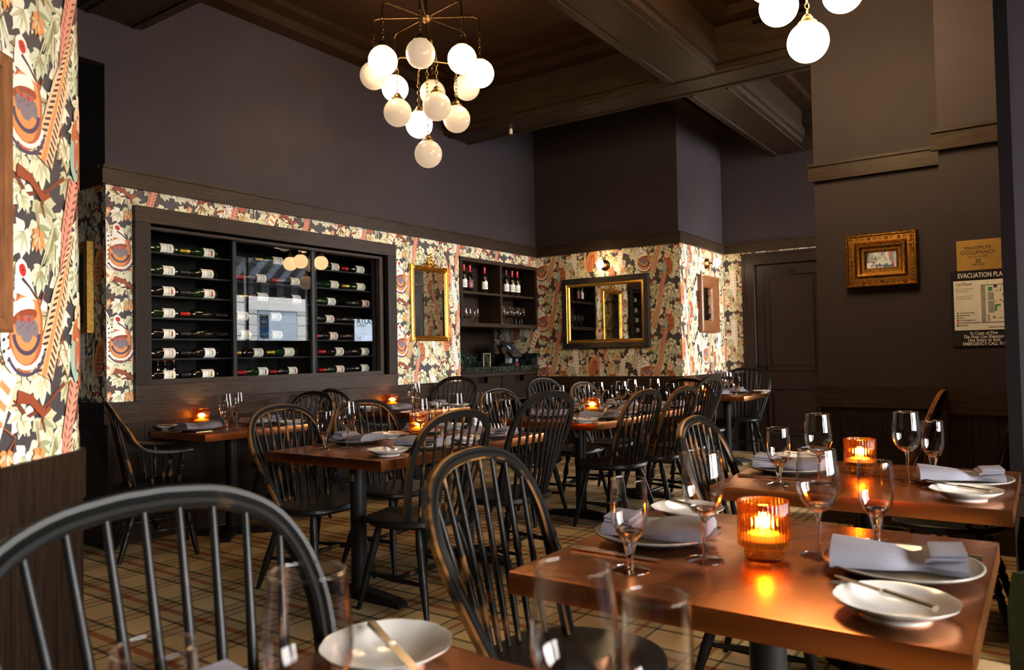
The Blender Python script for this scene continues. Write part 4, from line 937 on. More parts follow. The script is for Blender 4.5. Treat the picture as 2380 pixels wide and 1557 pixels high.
def proto_napkin():
    t = lab_proto('folded_napkin', 'napkin')
    nu, nv = 20, 8; Lq, Wq = .250, .185; vs = []; mb = MB()
    def top(u, v): return .016+.014*(1-u)**1.2*(1+.15*math.sin(3*v))+.010*u*u+.004*math.sin(5*u+2*v)-.010*math.exp(-((u-.62)/.09)**2)
    def outl(u, v): x = (u-.5)*Lq; y = (v-.5)*Wq*(1-.20*math.exp(-((u-.66)/.16)**2))*(1-.12*u)+.008*math.sin(3.1*u); return x, y
    for layer in range(2):
        for i in range(nu+1):
            for j in range(nv+1):
                u, v = i/nu, j/nv; x, y = outl(u, v); e = min(1, (1-(1-min(1, 5*min(v, 1-v)))**2)*.55+.45)
                vs.append((x, y, top(u, v)*e+.001 if layer else .0))
    K = (nu+1)*(nv+1); g = lambda l, i, j: l*K+i*(nv+1)+j; fs = []
    for i in range(nu):
        for j in range(nv): fs += [(g(1, i, j), g(1, i+1, j), g(1, i+1, j+1), g(1, i, j+1)), (g(0, i, j), g(0, i, j+1), g(0, i+1, j+1), g(0, i+1, j))]
        fs += [(g(0, i, 0), g(0, i+1, 0), g(1, i+1, 0), g(1, i, 0)), (g(0, i, nv), g(1, i, nv), g(1, i+1, nv), g(0, i+1, nv))]
    for j in range(nv): fs += [(g(0, 0, j), g(1, 0, j), g(1, 0, j+1), g(0, 0, j+1)), (g(0, nu, j), g(0, nu, j+1), g(1, nu, j+1), g(1, nu, j))]
    mb.add(vs, fs).build('cloth', 'linen', t, True, 60)
    def flap(u0, u1, dz, w0): 
        m2 = MB(); fr = []
        for i in range(13):
            u = u0+(u1-u0)*i/12; x, _ = outl(u, .5); fr.append((Vector((x, 0, top(u, .5)+dz)), Vector((0, 1, 0)), Vector((0, 0, 1))))
        m2.sweep(fr, [(-w0, -.004), (w0, -.004), (w0+.003, 0), (w0, .003), (-w0, .003), (-w0-.003, 0)]); return m2
    flap(.70, .99, .005, .062).build('fold', 'linen', t, True, 50); flap(.74, 1.0, .012, .056).build('fold', 'linen', t, True, 50)
    return t
def handle_prof(mb, y0, y1, z, w0, w1, th):
    fr = [(Vector((0, y0+(y1-y0)*i/8, z)), Vector((w0+(w1-w0)*i/8, 0, 0)), Vector((0, 0, th))) for i in range(9)]
    mb.sweep(fr, [(-1, -.3), (-.6, -1), (.6, -1), (1, -.3), (1, .3), (.6, 1), (-.6, 1), (-1, .3)])
def proto_knife(nm='table_knife', L_=.235, hl=.115):
    t = lab_proto(nm, 'knife'); mb = MB(); handle_prof(mb, -L_/2, -L_/2+hl, .005, .0085, .0065, .0045); mb.box((-.0072, -L_/2+hl, .001), (.0072, -L_/2+hl+.006, .009), bev=.001); mb.build('handle', 'silver', t, True, 40)
    b = MB(); vs = []
    for i in range(9):
        s = i/8; y = -L_/2+hl+.005+(L_-hl-.005)*s; w0 = .0085*(1-.9*max(0, s-.8)/.2*(max(0, s-.8)/.2)); vs += [(-w0, y, .0045), (.006 if s < .99 else .002, y, .0045), (.006 if s < .99 else .002, y, .0062), (-w0, y, .0062)]
    fs = [(i*4+a, i*4+(a+1) % 4, i*4+4+(a+1) % 4, i*4+4+a) for i in range(8) for a in range(4)]; b.add(vs, fs+[(3, 2, 1, 0), (32, 33, 34, 35)]).build('blade', 'silver', t, True, 30); return t
def proto_fork():
    t = lab_proto('table_fork', 'fork'); mb = MB(); handle_prof(mb, -.105, .045, .0045, .0075, .0032, .003); mb.build('handle', 'silver', t, True, 40)
    h_ = MB(); h_.sweep([(Vector((0, .043+i*.007, .0045+.0015*i)), Vector((.0035+.0026*i, 0, 0)), Vector((0, 0, .0012))) for i in range(5)], [(-1, -1), (1, -1), (1, 1), (-1, 1)])
    for x in (-.0115, -.0038, .0038, .0115): h_.tube([(x*.9, .07, .0105), (x, .09, .0095), (x, .112, .006)], lambda s: .0021-.0009*s, 6)
    h_.build('tines', 'silver', t, True, 40); return t
def proto_votive():
    t = lab_proto('candle_votive', 'candle holder'); rib = lambda a, r, z: 1+.035*abs(math.cos(18*a))*(1 if r > .0492 and z > .03 else .0)
    MB().lathe([(.0005, 0), (.0425, 0), (.044, .003), (.044, .028), (.0545, .030), (.0555, .034), (.0555, .128), (.0540, .131), (.0510, .131), (.0500, .128), (.0495, .046), (.0005, .044)], 216, rmod=rib).build('ribbed_glass', 'amber_glass', t, True, 60)
    MB().lathe([(.0005, .046), (.035, .046), (.036, .047), (.036, .058), (.034, .0588), (.008, .0575), (.0005, .0575)], 24).build('tealight', 'wax', t, True, 40)
    MB().lathe([(.0005, .0585), (.004, .0605), (.006, .066), (.0045, .074), (.0018, .082), (.0004, .086)], 10).build('candle_flame', 'flame', t, True)
    l = bpy.data.lights.new('candle_light', 'POINT'); l.energy = 5.0; l.color = (1, .55, .20); l.shadow_soft_size = .012
    o = bpy.data.objects.new('candle_light', l); COL.objects.link(o); o.parent = t; o.location = (0, 0, .083); return t
MAKE = dict(wine=proto_wine, goblet=proto_goblet, plate=proto_plate, bread=proto_bread, napkin=proto_napkin, knife=proto_knife, bknife=lambda: proto_knife('butter_knife', .215, .10), fork=proto_fork, votive=proto_votive)
GRP = dict(wine='wine glasses', goblet='water goblets', plate='dinner plates', bread='bread plates', napkin='folded napkins', knife='table knives', bknife='butter knives', fork='table forks', votive='candle votives')
DESC = dict(wine='tall clear wine glass', goblet='short-stemmed water goblet', plate='grey dinner plate', bread='white scalloped bread plate', napkin='folded lilac-grey napkin', knife='silver table knife', bknife='butter knife across its plate', fork='silver fork', votive='ribbed amber candle votive')
PP = {}
def put(k, x, y, z, rz, phrase):
    if k not in PP: o = PP[k] = MAKE[k]()
    else: o = copy_tree(PP[k])
    o.location = (x, y, z); o.rotation_euler = (0, 0, rz); o['label'] = '%s %s' % (DESC[k], phrase); o['group'] = GRP[k]; return o
def setting(x, y, face, phrase, wine=(.08, .325), gob=(.245, .225), skip=(), jit=0):
    rz = {'+y': 0, '-y': math.pi, '+x': -math.pi/2, '-x': math.pi/2}[face]; c, s = math.cos(rz), math.sin(rz)
    def L_(k, a, b, z=0, r=0):
        if k in skip: return
        a += rnd.uniform(-jit, jit); b += rnd.uniform(-jit, jit)
        put(k, x+a*c-b*s, y+a*s+b*c, TT+z, rz+R(r), phrase)
    L_('plate', 0, .158); L_('napkin', -.005, .165, .0225, -86+rnd.uniform(-7, 7)); L_('bread', -.29, .125); L_('bknife', -.275, .150, .030, -28+rnd.uniform(-6, 6))
    L_('knife', .185, .14, 0, rnd.uniform(-2, 2)); L_('fork', -.172, .15, 0, rnd.uniform(-2, 2)); L_('wine', *wine); L_('goblet', *gob)
ONP = {'T0': 'on the table beside the wallpapered pier', 'T1': 'on the middle table of the row of three', 'T2': 'on the table before the evacuation sign', 'T3': 'on the table under the globe chandelier', 'T4': 'on the wall table below the champagne shelf', 'T5': 'on the wall table below the gilt mirror', 'T6': 'on the longest table', 'T7': 'on the table under the walnut mirror'}
SHORT = {'T0': 'pier-side table', 'T1': 'middle table of the row', 'T2': 'evacuation-sign table', 'T3': 'chandelier table', 'T4': 'champagne-shelf table', 'T5': 'gilt-mirror table', 'T6': 'longest table', 'T7': 'walnut-mirror table'}
def seat(k, x, y, face, where, **kw): setting(x, y, face, 'at the %s of the %s' % (where, SHORT[k]), **kw)
seat('T0', .57, .975, '-y', 'wine-cabinet end', wine=(.025, .32), gob=(.165, .265))
seat('T0', .55, .105, '+y', 'window end', wine=(.155, .315), gob=(.245, .262))
seat('T1', 1.78, .975, '-y', 'wine-cabinet end', wine=(.12, .331), gob=(.275, .223)); seat('T1', 1.78, .105, '+y', 'window end', wine=(.045, .33), gob=(.235, .242))
seat('T2', 3.03, .985, '-y', 'wine-cabinet end', wine=(.21, .32), gob=(.295, .205)); seat('T2', 3.03, .09, '+y', 'window end', wine=(-.02, .322), gob=(.17, .262))
for xx, wh in ((2.98, 'pier end'), (3.57, 'door end')):
    seat('T3', xx, 3.32, '-y', 'wine-wall side, %s,' % wh, wine=(.165, .275) if xx < 3.2 else (-.08, .33), gob=(.265, .205) if xx < 3.2 else (.07, .30), jit=.004); seat('T3', xx, 2.49, '+y', 'aisle side, %s,' % wh, wine=(.17, .345), gob=(.255, .265), jit=.008)
seat('T4', 2.88, 4.76, '+x', 'armchair end', wine=(.06, .33), gob=(.16, .27)); seat('T4', 3.71, 4.76, '-x', 'side-chair end', wine=(.05, .33), gob=(.18, .26))
seat('T5', 4.80, 4.76, '+x', 'armchair end', wine=(.06, .33), gob=(.16, .27)); seat('T5', 5.63, 4.76, '-x', 'side-chair end', wine=(.05, .33), gob=(.18, .26))
for xx, wh in ((4.88, 'chandelier end'), (5.49, 'middle'), (6.10, 'door end')):
    seat('T6', xx, 3.27, '-y', 'mirror side, %s,' % wh, wine=(.10, .33), gob=(.24, .24), jit=.01); seat('T6', xx, 2.49, '+y', 'aisle side, %s,' % wh, wine=(.09, .33), gob=(.23, .25), jit=.01)
seat('T7', 7.79, 2.885, '+x', 'counter end', wine=(.06, .32), gob=(.17, .25)); seat('T7', 8.65, 2.885, '-x', 'door end', wine=(.05, .33), gob=(.18, .26))
for k, x, y in (('T1', 1.742, .535), ('T2', 3.11, .585), ('T3', 3.37, 3.04), ('T4', 3.22, 5.0), ('T5', 5.18, 5.0), ('T6', 5.21, 2.90), ('T7', 8.12, 3.12)): put('votive', x, y, TT, rnd.uniform(0, 3), ONP[k])
# stemware in the hutch
def small(k, x, y, z, phrase): o = put(k, x, y, z, 0, phrase); o.scale = (.86, .86, .86); o['label'] = '%s %s' % (DESC[k], phrase); o['group'] = 'stemware kept on the hutch'; return o
for i, pxx in enumerate((1080, 1093, 1107)): small('goblet', at(pxx, 720, 1, YL+.10).x, YL+.10+.02*(i % 2), 1.587, 'in the lower hutch compartment beside the gilt mirror')
for i, pxx in enumerate((1168, 1176, 1184, 1192, 1199, 1207, 1213)): small('wine', at(pxx, 720, 1, YL+.08+.13*(i % 2)).x, YL+.08+.13*(i % 2), 1.587, 'in the lower hutch compartment by the room corner')
# ================================================================== THINGS ON THE WALLS (local X right, -Y out of the wall, Z up)
def framed(name, label, cat, loc, rz, w, h, fw_, prof, mats, pane, glass_y, parts='frame'):
    "mitred frame swept round a rectangle; prof = (inset, out) list with a material index per face"
    t = thing(name, label, cat, loc, rz); mb = MB()
    cor = [(-w/2, -h/2), (w/2, -h/2), (w/2, h/2), (-w/2, h/2)]; k = len(prof); vs = []
    for (cx, cz) in cor:
        for (i_, o_) in prof: vs.append((cx-math.copysign(i_, cx), -o_, cz-math.copysign(i_, cz)))
    for c in range(4):
        d = (c+1) % 4
        for j in range(k-1): mb.add([], [], 0); mb.f.append((c*k+j, d*k+j, d*k+j+1, c*k+j+1)); mb.mi.append(mats[1][j])
    mb.v = [tuple(v) for v in vs]; mb.build(parts, mats[0], t, True, 25)
    box((-w/2+fw_-.004, -glass_y, -h/2+fw_-.004), (w/2-fw_+.004, -glass_y+.003, h/2-fw_+.004)).build('mirror_glass' if 'mirror' in pane else 'picture', pane, t); return t
MX = -math.pi/2
# gilt mirror with crest beside the cabinet
gm = framed('gilt_mirror', 'tall gilt mirror with carved crest beside the wine cabinet', 'mirror', (5.855, YL-.004, 1.762), 0, .575, .755, .055, [(0, 0), (0, .020), (.012, .030), (.022, .022), (.034, .028), (.046, .018), (.055, .006)], (['gold'], [0]*6), 'mirror', .008)
bd = MB()
for sx in (-1, 1):
    for i in range(46): bd.sphere((sx*.265, -.031, -.34+i*.68/45), .0062, 6, 4)
    bd.box((sx*.272-.026, -.036, .34), (sx*.272+.026, -.004, .385), bev=.004); bd.box((sx*.272-.026, -.036, -.385), (sx*.272+.026, -.004, -.34), bev=.004)
bd.build('beading', 'gold', gm, True)['kind'] = 'stuff'
cr = MB()
for sx in (-1, 1):
    for (x0, z0, x1, z1, x2, z2, r0) in ((0, .375, .05, .41, .11, .385, .012), (.02, .38, .045, .44, .085, .425, .010), (.0, .38, .02, .47, .05, .47, .010), (.03, .375, .09, .40, .15, .378, .008)):
        cr.tube(crom([Vector((sx*x0, -.022, z0)), Vector((sx*x1, -.03, z1)), Vector((sx*x2, -.022, z2))], 5), lambda s, r0=r0: r0*(1-.7*s), 6)
cr.sphere((0, -.028, .49), .017, 10, 6, sz=1.5); cr.sphere((0, -.028, .42), .022, 10, 6, sz=1.3)
for a in range(-3, 4): cr.rod((0, -.03, .40), (.055*math.sin(a*.42), -.034, .40+.055*math.cos(a*.42)), [(0, .004), (.6, .008), (1, .001)], 6)
cr.build('crest', 'gold', gm, True)
# black-framed mirror on the back wall
framed('black_mirror', 'wide foxed mirror in a black frame with gilt inner edge', 'mirror', (XB-.004, 4.17, 1.70), MX, 1.135, .83, .105, [(0, 0), (0, .030), (.012, .040), (.066, .034), (.070, .026), (.086, .030), (.098, .022), (.105, .008)], (['black_frame', 'gold'], [0, 0, 0, 1, 1, 1, 1]), 'mirror_old', .012)
# walnut mirror on the short wall
wm = framed('walnut_mirror', 'narrow mirror in a deep walnut frame beside the door', 'mirror', (8.645, YS-.004, 1.778), 0, .56, .665, .145, [(0, 0), (0, .050), (.02, .060), (.05, .052), (.10, .028), (.13, .024), (.145, .008)], (['walnut'], [0]*6), 'mirror', .010)
# small gilt mirror on the wing wall
sm = framed('small_gilt_mirror', 'small mirror in a wide ornate antique gold frame', 'mirror', (5.716, .899, 1.825), MX, .448, .37, .135, [(0, 0), (0, .035), (.006, .048), (.016, .050), (.022, .040), (.060, .044), (.070, .034), (.078, .050), (.092, .046), (.102, .026), (.118, .024), (.126, .014), (.135, .008)], (['old_gold'], [0]*12), 'mirror', .010)
bd = MB()
for (w_, h_, o_) in ((.432, .354, .050), (.30, .222, .047), (.205, .127, .022)):
    nx, nz = int(w_/.0115), int(h_/.0115)
    for i in range(nx+1):
        for sz in (-1, 1): bd.sphere((-w_/2+w_*i/nx, -o_, sz*h_/2), .0048, 5, 3)
    for i in range(1, nz):
        for sx in (-1, 1): bd.sphere((sx*w_/2, -o_, -h_/2+h_*i/nz), .0048, 5, 3)
bd.build('beading', 'old_gold', sm)['kind'] = 'stuff'
sc_ = MB()
for i in range(40):
    s_ = i/40; per = [(-.185+.37*min(1, s_*4), .147)] if s_ < .25 else [(.186, .147-.294*(s_*4-1))] if s_ < .5 else [(.185-.37*(s_*4-2), -.147)] if s_ < .75 else [(-.186, -.147+.294*(s_*4-3))]
    x, z = per[0]; a = rnd.uniform(0, 6.28)
    sc_.tube([(x+.013*math.cos(a+q*1.1)*(1-.14*q), -.043, z+.013*math.sin(a+q*1.1)*(1-.14*q)) for q in range(6)], .0034, 5)
sc_.build('scrollwork', 'old_gold', sm, True)['kind'] = 'stuff'
# picture on the recess wall and framed picture on the pier
framed('gilt_picture', 'gilt-framed picture hanging in the recess beside the wine cabinet', 'picture', (2.596, 5.50, 1.74), MX, .46, .62, .075, [(0, 0), (0, .045), (.01, .052), (.035, .050), (.045, .036), (.065, .036), (.075, .010)], (['gold'], [0]*6), 'black_frame', .012)
ang = math.atan2(PD.y, PD.x); pc = PA+PD*(-.645)+PN*.005
framed('walnut_picture', 'walnut-framed picture hanging on the wallpapered pier', 'picture', (pc.x, pc.y, 1.665), ang, .55, .72, .05, [(0, 0), (0, .042), (.008, .046), (.035, .040), (.05, .012)], (['walnut'], [0]*4), 'paper', .014)
# ------------------------------------------------------------------ sconces
def sconce(label, loc, rz):
    t = thing('wall_sconce', label, 'lamp', loc, rz, 'globe wall sconces'); q = Matrix.Rotation(R(90), 3, 'X')
    MB().lathe([(.0005, 0), (.062, 0), (.064, .006), (.050, .022), (.030, .034), (.016, .040), (.0005, .041)], 24, rot=q).build('back_plate', 'bronze', t, True, 40)
    MB().lathe([(.010, .035), (.010, .070), (.020, .074), (.021, .092), (.0005, .094)], 16, rot=q).build('lamp_holder', 'bronze', t, True, 40)
    MB().sphere((0, -.128, 0), .043, 20, 12).build('bulb', 'bulb_lit', t, True); return t
sconce('bronze globe sconce glowing above the black-framed mirror', (XB-.004, 4.155, 2.245), MX)
sconce('bronze globe sconce glowing above the walnut mirror', (8.66, YS-.004, 2.26), 0)
# ------------------------------------------------------------------ plaque and evacuation board on the wing wall
pq = thing('occupancy_plaque', 'brass maximum occupancy plaque on the dark wall', 'sign', (5.298, .307, 1.765), MX)
box((-.114, -.004, -.09), (.114, 0, .09), bev=.001).build('plate', 'brass_plate', pq)
for s_, z, sz in (('MAXIMUM', .042, .030), ('OCCUPANCY', .014, .030), ('NOT to EXCEED', -.010, .015), ('22', -.036, .030), ('PERSONS', -.058, .016)): text('lettering', s_, sz, (-.005, -.0045, z), pq, 'print_black', sx=.95, bold=.0006 if s_ == '22' else 0)
ev = thing('evacuation_board', 'black evacuation plan board with a white floor map', 'sign', (5.298, .295, 1.448), MX)
box((-.165, -.006, -.226), (.165, 0, .226), bev=.001).build('board', 'sign_black', ev)
text('lettering', 'EVACUATION PLAN', .040, (.0, -.0065, .195), ev, 'print_white', sx=.69, bold=.0005)
sh = box((-.148, -.0085, -.130), (.148, -.006, .166)).build('map_sheet', 'paper_white', ev)
text('lettering', '1st Floor', .024, (-.138, -.009, .145), sh, 'print_black', align='LEFT')
for s_, z in (('Alarm sounds like:', .118), ('3-Pulse Horn', .104), ('Alarm looks like:', .074), ('Flashing Strobes', .060)): text('lettering', s_, .013, (-.138, -.009, z), sh, 'print_grey', align='LEFT')
for i, (s_, c_) in enumerate((('You Are Here', 'gold'), ('Exit Route', 'print_green'), ('Stairs', 'print_green'), ('Fire Extinguisher', 'print_red'), ('K-Guard Extinguisher', 'print_red'), ('Elevator', 'print_black'))):
    z = -.026-i*.0148; text('lettering', s_, .012, (-.118, -.009, z), sh, 'print_black', align='LEFT'); box((-.136, -.0098, z-.004), (-.125, -.0086, z+.004)).build('map_symbol', c_, sh)
text('lettering', 'BATTERY STREET', .011, (.07, -.009, -.115), sh, 'print_black')
mp_ = MB()
for a, b, c, d in ((.020, .042, -.085, .135), (.055, .085, .045, .09), (.055, .085, -.03, .035), (.05, .062, -.08, -.04), (.075, .09, -.065, -.05)): mp_.box((a, -.0094, c), (b, -.0086, d))
mp_.build('floor_plan', 'print_grey', sh, loc=(-.028, 0, 0))
mp_ = MB()
for a, b, c, d in ((.02, .15, .134, .1365), (.02, .15, -.0875, -.085), (.148, .1505, -.085, -.0), (.148, .1505, .03, .1), (.09, .12, .098, .1), (.055, .1, .036, .038), (.105, .15, -.062, -.06), (.125, .172, .126, .128), (.14, .172, .076, .078)): mp_.box((a, -.0094, c), (b, -.0086, d))
mp_.build('plan_walls', 'print_black', sh, loc=(-.028, 0, 0))
mp_ = MB(); mp_.box((.056, -.0094, .098), (.078, -.0086, .122)); mp_.box((.088, -.0094, -.02), (.098, -.0086, .018)); mp_.box((.098, -.0094, .008), (.118, -.0086, .018)); mp_.box((.118, -.0094, .09), (.121, -.0086, .118)); mp_.build('plan_stairs', 'print_green', sh, loc=(-.028, 0, 0))
mp_ = MB(); mp_.lathe([(.0005, 0), (.006, 0), (.006, .0009), (.0005, .0009)], 12, (.132, -.0086, .076), rot=Matrix.Rotation(R(90), 3, 'X')); mp_.build('map_symbol', 'gold', sh, loc=(-.028, 0, 0))
mp_ = MB(); mp_.box((.112, -.0094, .038), (.120, -.0086, .046)); mp_.box((.126, -.0094, .030), (.134, -.0086, .038)); mp_.build('map_symbol', 'print_red', sh, loc=(-.028, 0, 0))
mp_ = MB(); mp_.box((.084, -.0094, .118), (.102, -.0086, .132)); mp_.build('map_symbol', 'print_black', sh, loc=(-.028, 0, 0))
for s_, z, sz in (('In Case of Fire', -.149, .027), ('Do Not Use Elevator', -.170, .027), ('Use Stairs to Exit', -.190, .027), ('EMERGENCY CALL 911', -.213, .025)): text('lettering', s_, sz, (.0, -.0065, z), ev, 'print_white', bold=.0004, sx=.86)
# ================================================================== CHANDELIERS
GR = .106
def chandelier(label, x, y, zlow, lit, grp='globe chandeliers', rot=0, on_mat='globe_lit'):
    "zlow = centre of the lowest globe"
    t = thing('globe_chandelier', label, 'chandelier', (x, y, zlow), rot, grp)
    z1, z2, zh = .615, .295, 1.06
    MB().lathe([(.0005, zh-.05), (.02, zh-.045), (.05, zh-.02), (.055, zh), (.035, zh+.02), (.012, zh+.035), (.010, ZC-zlow-.03), (.055, ZC-zlow-.025), (.06, ZC-zlow)], 20).build('hub_rod', 'bronze', t, True, 40)
    MB().lathe([(.0005, z2+.40), (.03, z2+.41), (.034, z2+.43), (.008, z2+.45), (.008, zh-.045)], 14).build('lower_hub', 'bronze', t, True, 40)
    link_m = {}
    def chain(px_, py_, za, zb):
        mb = MB(); n = max(2, round((za-zb)/.030)); st = (za-zb)/n
        for i in range(n):
            c = Vector((px_, py_, za-(i+.5)*st)); h2 = st*.62; pts = []
            for k in range(10):
                a = 2*math.pi*k/10; o_ = .0105*math.cos(a); pts.append(c+Vector((o_ if i % 2 else 0, 0 if i % 2 else o_, h2*math.sin(a))))
            mb.tube(pts, .0026, 5, closed=True)
        mb.build('chain', 'bronze', t, True)
    def globe(px_, py_, pz, on, za):
        MB().lathe([(.046, pz+GR*.88), (.050, pz+GR*.93), (.047, pz+GR*1.0), (.034, pz+GR*1.10), (.030, pz+GR*1.12), (.028, pz+GR*1.22), (.018, pz+GR*1.36), (.008, pz+GR*1.42), (.0005, pz+GR*1.43)], 18, (px_, py_, 0)).build('gallery_cap', 'bronze', t, True, 35)
        MB().sphere((px_, py_, pz), GR, 28, 18, t1=math.pi*.86).build('globe', on_mat if on else 'globe_dim', t, True)
        chain(px_, py_, za, pz+GR*1.40)
    def arm(a, r, zc, za):
        c, s = math.cos(a), math.sin(a); mb = MB()
        mb.tube([(c*.02, s*.02, zc), (c*(r-.05), s*(r-.05), zc), (c*(r-.02), s*(r-.02), zc-.008), (c*(r-.004), s*(r-.004), zc-.025), (c*r, s*r, zc-.05), (c*r, s*r, za)], .0075, 8); mb.build('arm', 'bronze', t, True)
    for i in range(8):
        a = R(45*i); arm(a, .41, zh, zh-.13); globe(.41*math.cos(a), .41*math.sin(a), z1, lit(1, i), zh-.13)
    for i in range(4):
        a = R(90*i+23); arm(a, .235, z2+.43, z2+.33); globe(.235*math.cos(a), .235*math.sin(a), z2, lit(2, i), z2+.33)
    globe(0, 0, 0, lit(3, 0), z2+.40); return t
chA = R(34.99+180)
# tier-one globe i sits at chA + 45 i degrees: 0 nearest the camera, 4 farthest
LIT1 = {1: (1, 2, 5, 7), 2: (2,), 3: ()}
c1 = at(995.5, 358, 0, 4.40)
chandelier('many-globed chandelier of mixed lit and dim opal globes before the wine wall', c1.x, c1.y, c1.z, lambda t_, i: i in LIT1[t_], rot=chA)
c2 = at(1878, 98, 0, 4.20)
chandelier('fully lit globe chandelier hanging before the ornate gold-framed mirror', c2.x, c2.y, c2.z, lambda t_, i: True, rot=chA-R(6), on_mat='globe_bright')
chandelier('globe chandelier in the alcove, mirrored in the wine cabinet glass', 7.62, 1.24, 2.38, lambda t_, i: (t_ == 1 and i % 2 == 0) or (t_ == 2 and i != 1), rot=chA, on_mat='globe_soft')
# ================================================================== SMALL THINGS BY THE COUNTER
po = at(1185, 855, 1, YL+.22)
t = thing('order_terminal', 'black touchscreen order terminal on the marble counter', 'screen', (po.x, YL+.20, 1.10), R(16))
MB().box((-.13, -.07, 0), (.13, .10, .03), bev=.008).build('base', 'plastic_black', t); MB().box((-.05, .0, .03), (.05, .06, .16), bev=.006).build('stand', 'plastic_grey', t)
sl = MB().box((-.18, -.012, -.115), (.18, .0, .115), bev=.004).build('screen_case', 'silver', t); sl.location = (0, -.02, .19); sl.rotation_euler = (R(-38), 0, 0)
box((-.172, -.0135, -.107), (.172, -.0122, .107)).build('display', 'screen', sl); box((-.13, -.0142, .0), (-.075, -.0136, .05)).build('icon', 'awning_light', sl); MB().box((-.04, -.075, .006), (.07, -.07, .018)).build('card_slot', 'link_red', t)
po2 = at(1135, 850, 1, YL+.12)
t = thing('acrylic_holder', 'clear acrylic menu holder on the marble counter', 'holder', (po2.x, YL+.14, 1.10), R(8))
f = MB(); f.tube([(-.08, 0, .004), (-.08, 0, .15), (.08, 0, .15), (.08, 0, .004)], .006, 6); f.build('wire_edge', 'plastic_grey', t, True); box((-.078, -.002, .008), (.078, .002, .148)).build('sheet', 'thin_glass', t); box((-.085, -.03, 0), (.085, .03, .006)).build('foot', 'thin_glass', t)
po3 = at(1072, 850, 1, YL+.10)
t = thing('wire_hoop', 'small chrome wire stand at the counter edge', 'stand', (6.47, YL+.16, 1.10)); MB().tube([(-.05, 0, .004)]+[(.05*math.cos(a)*-1, 0, .13+.05*math.sin(a)) for a in [R(18*i) for i in range(11)]]+[(.05, 0, .004)], .005, 6).build('hoop', 'silver', t, True); MB().box((-.06, -.03, 0), (.06, .03, .006)).build('foot', 'silver', t)
for i, pxx in enumerate((1203, 1218)):
    q = at(pxx, 850, 1, YL+.25); t = thing('counter_box', ('small black speaker box', 'black card reader')[i]+' beside the order terminal', 'device', (q.x, YL+.30, 1.10)); MB().box((-.05, -.04, 0), (.05, .04, .11-.03*i), bev=.006).build('case', 'plastic_black', t); MB().lathe([(.0005, 0), (.025, 0), (.022, .004), (.0005, .002)], 14, (0, -.0395, .06-.02*i), rot=Matrix.Rotation(R(90), 3, 'X')).build('dial', 'plastic_grey', t)
# open shelf below the drawers: napkins, plates, caddies
npx = at(1098, 930, 1, YL+.2).x
nm_ = MB()
sh_n = None
for i in range(9):
    o = link('napkin_pile', MB().box((-.12, -.10, 0), (.12, .10, .022), bev=.009).mesh('napkin_pile', 'white_linen') if i == 0 else sh_n, None, (npx+rnd.uniform(-.012, .012), YL+.22+rnd.uniform(-.01, .01), .725+.0225*i), R(rnd.uniform(-5, 5))) if False else None
for i in range(8):
    t = thing('folded_cloth', 'folded white cloth in the napkin stack under the sideboard drawers', 'napkin', (npx+rnd.uniform(-.01, .01), YL+.20, .326+.0325*i), R(rnd.uniform(-4, 4)), 'cloths stacked in the sideboard')
    if sh_n is None: sh_n = MB().box((-.13, -.13, 0), (.13, .13, .032), bev=.013).mesh('cloth', 'white_linen')
    c_ = link('cloth', sh_n, t)
mpx = at(1160, 985, 1, YL+.15).x
sh_p = None
for i in range(9):
    t = thing('menu_card', 'cream menu card in the stack under the sideboard drawers', 'menu', (at(1140, 990, 1, YL+.2).x, YL+.2, .326+.011*i), R(rnd.uniform(-5, 5)), 'menu cards stacked in the sideboard')
    if sh_p is None: sh_p = MB().box((-.15, -.11, 0), (.15, .11, .0105), bev=.002).mesh('card', 'paper')
    link('card', sh_p, t)
for i, pxx in enumerate((1192, 1212)):
    q = at(pxx, 930, 1, YL+.18).x; t = thing('herb_pot', ('small white pot of green herbs', 'squat white jar with green lid')[i]+' under the sideboard drawers', 'pot', (q, YL+.18, .326))
    MB().lathe([(.0005, 0), (.045, 0), (.058, .03), (.06, .10), (.055, .102), (.05, .03), (.0005, .02)], 20).build('pot_body', 'white_china', t, True, 40)
    g = MB()
    for k in range(26 if i == 0 else 10): a = rnd.uniform(0, 6.28); r_ = rnd.uniform(0, .04); g.sphere((r_*math.cos(a), r_*math.sin(a), .10+rnd.uniform(0, .035)), rnd.uniform(.008, .015), 6, 4)
    g.build('leaves', 'plant_green', t)
t = thing('pepper_mill', 'clear tube shaker standing under the sideboard drawers', 'shaker', (at(1177, 930, 1, YL+.16).x, YL+.16, .326)); MB().lathe([(.0005, 0), (.028, 0), (.028, .02), (.022, .025), (.022, .25), (.026, .255), (.026, .28), (.0005, .285)], 16).build('tube', 'plastic_grey', t, True, 40); MB().lathe([(.0225, .05), (.0225, .23)], 16).build('scale_print', 'paper_white', t, True)
# sprinkler under the beam
sp = at(1187, 290, 2, ZB-.012)
t = thing('sprinkler', 'small white pendant sprinkler under the dark ceiling beam', 'sprinkler', (6.36, sp.y*6.36/sp.x, ZB))
MB().lathe([(.0005, -.0005), (.045, -.0005), (.045, -.006), (.0005, -.008)], 18).build('escutcheon', 'plastic_black', t, True, 40); MB().lathe([(.012, -.006), (.018, -.02), (.018, -.055), (.022, -.06), (.0005, -.062)], 14).build('head', 'paper_white', t, True, 40)
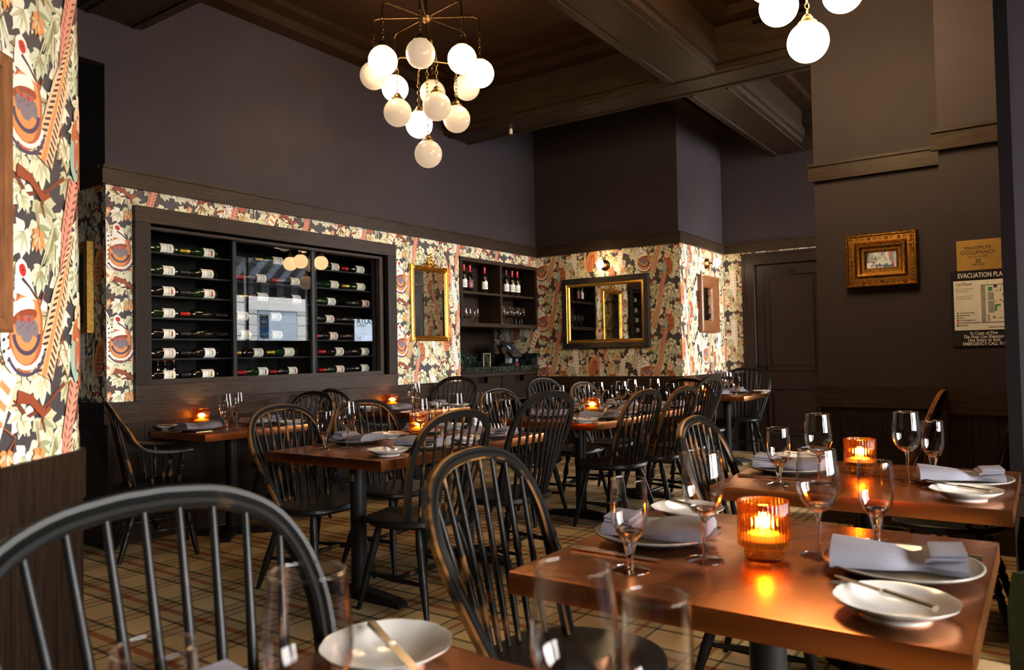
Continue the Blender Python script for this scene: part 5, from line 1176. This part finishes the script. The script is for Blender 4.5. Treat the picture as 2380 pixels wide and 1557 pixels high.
# ================================================================== STREET OUTSIDE THE WINDOWS (seen only mirrored in the cabinet glass)
st = MB().box((-30, -40, -.25), (40, YW-.12, -.15)); tag(struct('pavement', st, 'concrete'))
fx_a, fx_b, fz_ = at(597, 750, 1, 2*5.176+7.5).x, at(690, 750, 1, 2*5.176+7.5).x, at(640, 722, 1, 2*5.176+7.5).z
fa = thing('street_facade', 'white panelled building front across the street', 'building', (0, -7.5, 0))
f = MB()
for i in range(40):
    z = -.2+i*.30
    if z < 4.4: 
        for a, b in ((11.5, fx_a), (fx_b, 16.4)): f.box((a, -.02, z+.02), (b, .02, z+.30))
        if z > fz_+.2: f.box((fx_a, -.02, z+.02), (fx_b, .02, z+.30))
f.build('siding', 'facade_white', fa); box((11.5, -.2, -.2), (16.4, -.03, 4.6)).build('wall', 'facade_grey', fa)
sf = MB(); sf.box((fx_a+.03, -.02, -.2), (fx_b-.03, .03, fz_)); sf.build('roller_shutter', 'facade_grey', fa); box((fx_a-.3, .0, fz_), (fx_b+.3, .10, fz_+.5)).build('lintel', 'facade_white', fa)
# awning over the alcove window
aw = thing('striped_awning', 'black and grey-blue striped awning over the alcove window', 'awning', (w4a-.3, YW-.15, 0))
z0_, z1_ = at(620, 690, 1, YM+1.25).z, at(620, 652, 1, YM+1.25).z
for i in range(20):
    a = i*.21; b = a+.21
    MB().add([(a, 0, z1_+.75), (b, 0, z1_+.75), (b, -1.1, z1_), (a, -1.1, z1_), (a, 0, z1_+.755), (b, 0, z1_+.755), (b, -1.1, z1_+.005), (a, -1.1, z1_+.005)], [(0, 3, 2, 1), (4, 5, 6, 7), (0, 1, 5, 4), (2, 3, 7, 6), (0, 4, 7, 3), (1, 2, 6, 5)]).build('stripe', ('awning_dark', 'awning_light')[i % 2], aw)
    box((a, -1.105, z0_), (b, -1.10, z1_)).build('valance', ('awning_dark', 'awning_light')[i % 2], aw)
nf = thing('neighbour_facade', 'grey-blue shop front across the street', 'building', (0, -7.4, 0)); box((16.5, -.2, -.2), (19.5, 0, 3.0)).build('wall', 'facade_grey', nf); box((17.0, 0, .2), (18.2, .02, 1.95)).build('shop_window', 'awning_light', nf)
# parking sign on the kerb
ps = thing('parking_sign', 'blue and white parking sign on a street post', 'sign', (at(611, 760, 1, 2*5.176+4.2).x, -4.2, -.15)); zb_, zt_ = at(608, 787, 1, 2*5.176+4.2).z+.15, at(608, 730, 1, 2*5.176+4.2).z+.15; zm_ = (zb_+zt_)/2
MB().lathe([(.025, 0), (.025, zt_)], 12, capb=True, capt=True).build('post', 'plastic_grey', ps, True); box((-.13, .03, zb_), (.13, .045, zt_), bev=.005).build('panel', 'print_white', ps)
bl = MB(); bl.box((-.11, .045, zm_+.02), (.11, .048, zt_-.04)); bl.box((-.11, .045, zb_+.03), (.11, .048, zm_-.02)); bl.build('blue_field', 'sign_blue', ps); box((-.05, .048, zm_+.06), (.05, .050, zt_-.09)).build('pictogram', 'print_white', ps)
